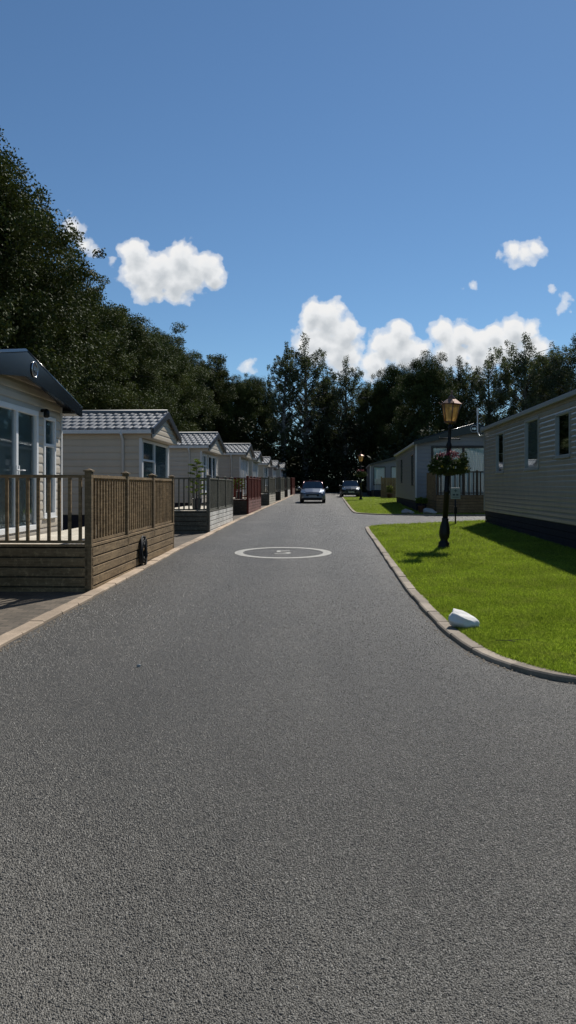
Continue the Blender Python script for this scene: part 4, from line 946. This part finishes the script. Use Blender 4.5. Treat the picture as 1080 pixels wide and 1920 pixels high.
# ------------------------------------------------------------------ cars
def car(loc, rz, paint, roofm, label, wd=1.74, Lc=4.1, hh=1.50):
    T = empty('car', loc, rz, label, 'car', 'cars facing the camera')   # local: front at y=0 facing -y, length to +y
    hw = wd/2
    st = [(0.0, .62, .30, .66), (.05, .74, .26, .74), (.22, .84, .22, .82), (.55, .865, .20, .93), (1.0, .87, .20, 1.02), (1.5, .87, .20, 1.04), (2.6, .87, .20, 1.06), (3.5, .865, .22, 1.08), (3.9, .82, .28, 1.05), (4.05, .74, .34, .9)]
    b = MB(); rows = []
    for (y, w_, z0, z1) in st:
        w_ *= hw/.87; m_ = (z0+z1)/2
        rows.append([(-w_*.82, y, z0), (-w_*.97, y, z0+.08), (-w_, y, m_), (-w_*.985, y, z1-.16), (-w_*.90, y, z1-.05), (-w_*.6, y, z1), (0, y, z1+.02), (w_*.6, y, z1), (w_*.90, y, z1-.05), (w_*.985, y, z1-.16), (w_, y, m_), (w_*.97, y, z0+.08), (w_*.82, y, z0)])
    for r0, r1 in zip(rows, rows[1:]):
        for i in range(12): b.poly([r0[i], r1[i], r1[i+1], r0[i+1]], smooth=True)
        b.poly([r0[12], r1[12], r1[0], r0[0]])
    b.poly(rows[0][::-1]); b.poly(rows[-1]); b.build('body', M[paint], T)
    # cabin: (y, half width, z) rings
    lo = [(.98, .74, 1.0), (1.10, .79, 1.0), (3.0, .79, 1.03), (3.92, .70, 1.03)]; hi = [(1.62, .60, hh-.04), (1.80, .63, hh-.01), (2.9, .62, hh), (3.50, .56, hh-.06)]
    gl = MB(); k = hw/.87
    for s_ in (-1, 1):
        for i in range(3):
            q = [(s_*lo[i][1]*k, lo[i][0], lo[i][2]), (s_*lo[i+1][1]*k, lo[i+1][0], lo[i+1][2]), (s_*hi[i+1][1]*k, hi[i+1][0], hi[i+1][2]), (s_*hi[i][1]*k, hi[i][0], hi[i][2])]; gl.poly(q if s_ > 0 else q[::-1])
    gl.poly([(lo[3][1]*k, lo[3][0], lo[3][2]), (-lo[3][1]*k, lo[3][0], lo[3][2]), (-hi[3][1]*k, hi[3][0], hi[3][2]), (hi[3][1]*k, hi[3][0], hi[3][2])]); gl.build('side_glass', M['darkglass'], T)
    rf = MB(); n = 6
    G = []
    for (y, w_, z) in [(1.60, .60, hh-.045), (1.80, .63, hh-.012), (2.9, .62, hh), (3.52, .56, hh-.06)]: G.append([(w_*k*(2*i/n-1), y, z+.045*(1-(2*i/n-1)**2)) for i in range(n+1)])
    for a, c in zip(G, G[1:]):
        for i in range(n): rf.poly([a[i], a[i+1], c[i+1], c[i]], smooth=True)
    for s_ in (-1, 1): rf.tube([(s_*.76*k, .95, 1.0), (s_*.61*k, 1.60, hh-.03), (s_*.63*k, 2.9, hh)], .035, 6)
    rf.tube([(-.60*k, 1.60, hh-.03), (0, 1.57, hh+.01), (.60*k, 1.60, hh-.03)], .022, 6)
    rf.build('roof', M[roofm], T)
    ws = MB(); A = [(.74*k*(2*i/n-1), .97-.10*(1-(2*i/n-1)**2), 1.01) for i in range(n+1)]; B = [(.60*k*(2*i/n-1), 1.61-.05*(1-(2*i/n-1)**2), hh-.035+.03*(1-(2*i/n-1)**2)) for i in range(n+1)]
    for i in range(n): ws.poly([A[i], A[i+1], B[i+1], B[i]], smooth=True)
    ws.build('windscreen', M['darkglass'], T)
    it = MB(); it.box((-.55, 1.5, .8), (.55, 3.6, 1.1)); 
    for x in (-.36, .36): it.box((x-.22, 1.95, 1.0), (x+.22, 2.1, 1.32)); it.box((x-.11, 1.97, 1.32), (x+.11, 2.05, 1.44))
    it.build('seats', M['inner'], T)
    for s_ in (-1, 1):
        m_ = MB(); m_.lathe([(.02, -.10), (.10, -.05), (.10, .05), (.04, .09)], 10, c=(s_*(hw+.10), 1.18, 1.02)); m_.tube([(s_*(hw-.10), 1.2, 1.0), (s_*(hw+.08), 1.18, 1.0)], .025, 6); m_.build('wing_mirror', M[paint], T)
        h = MB(); x0, x1 = s_*.50*k, s_*.80*k; P = [(x0, .05, .70), (x1, .20, .74), (x1*1.0, .26, .82), (x0, .10, .76)]; Q = [(p_[0], p_[1]-.03, p_[2]) for p_ in P]
        if s_ < 0: pass
        h.poly(Q); [h.poly([P[i], P[(i+1) % 4], Q[(i+1) % 4], Q[i]]) for i in range(4)]; h.build('headlight', M['lens'], T)
        fl_ = MB(); fl_.tube([(s_*.62*k, .02, .42), (s_*.62*k, .06, .42)], .055, 12); fl_.build('fog_lamp', M['chrome'], T)
        for y in (.78, 3.30):
            t_ = MB(); t_.tube([(s_*(hw-.22), y, .31), (s_*(hw-.19), y, .31), (s_*(hw-.02), y, .31), (s_*(hw+.0), y, .31)], [.28, .31, .31, .28], 22); o = t_.build('wheel', M['rubber'], T)
            q = MB(); q.tube([(s_*(hw+.0), y, .31), (s_*(hw+.008), y, .31)], [.20, .17], 14); q.build('rim', M['chrome'], o)
    gr = MB(); gr.box((-.44*k, -.015, .50), (.44*k, .03, .615)); gr.box((-.62*k, -.01, .25), (.62*k, .06, .38))
    for i in range(3): gr.box((-.42*k, -.022, .515+i*.033), (.42*k, -.014, .53+i*.033))
    gr.build('grille', M['rubber'], T, bevel=.01)
    ba = MB(); 
    for z in (.665, .70): ba.tube([(-.09, -.012, z), (0, -.03, z+.035), (.09, -.012, z)], .009, 5)
    ba.tube([(-.42*k, .015, .655), (-.1, -.012, .66)], .008, 5); ba.tube([(.42*k, .015, .655), (.1, -.012, .66)], .008, 5); ba.build('emblem', M['chrome'], T)
    pt = MB(); pt.box((-.26, -.03, .43), (.26, -.016, .54)); o = pt.build('number_plate', M['plate'], T)
    ink = MB(); [ink.box((-.22+i*.062+(.03 if i > 3 else 0), -.033, .455), (-.185+i*.062+(.03 if i > 3 else 0), -.030, .515)) for i in range(7)]; ink.build('plate_print', M['signink'], o)
    return T
car((1.66, 46.8, gz(46.8)), -.045, 'car_blue', 'maroon', 'dark blue car coming towards the camera along the road')
car((5.62, 61.6, gz(61.6)), -.03, 'car_black', 'car_black', 'black car parked beyond the far lawn')
# tiny things on the ground
rr = random.Random(5)
for (x, y) in ((-1.28, 5.95),):
    rock((x, y, .012), .02, .014, .012, (0, 0, .5), 3, M['greystone'], 'tiny dark pebble lying on the tarmac')
tw = MB(); P = [(2.0, 6.66, .072), (2.1, 6.62, .08), (2.2, 6.66, .076), (2.32, 6.63, .082)]; tw.tube(P, [.0035, .003, .0025, .0015], 5); tw.tube([P[1], (2.16, 6.54, .082)], [.004, .002], 4)
tag(tw.build('twig', M['bark']), 'thin fallen twig on the worn grass by the kerb', 'twig')
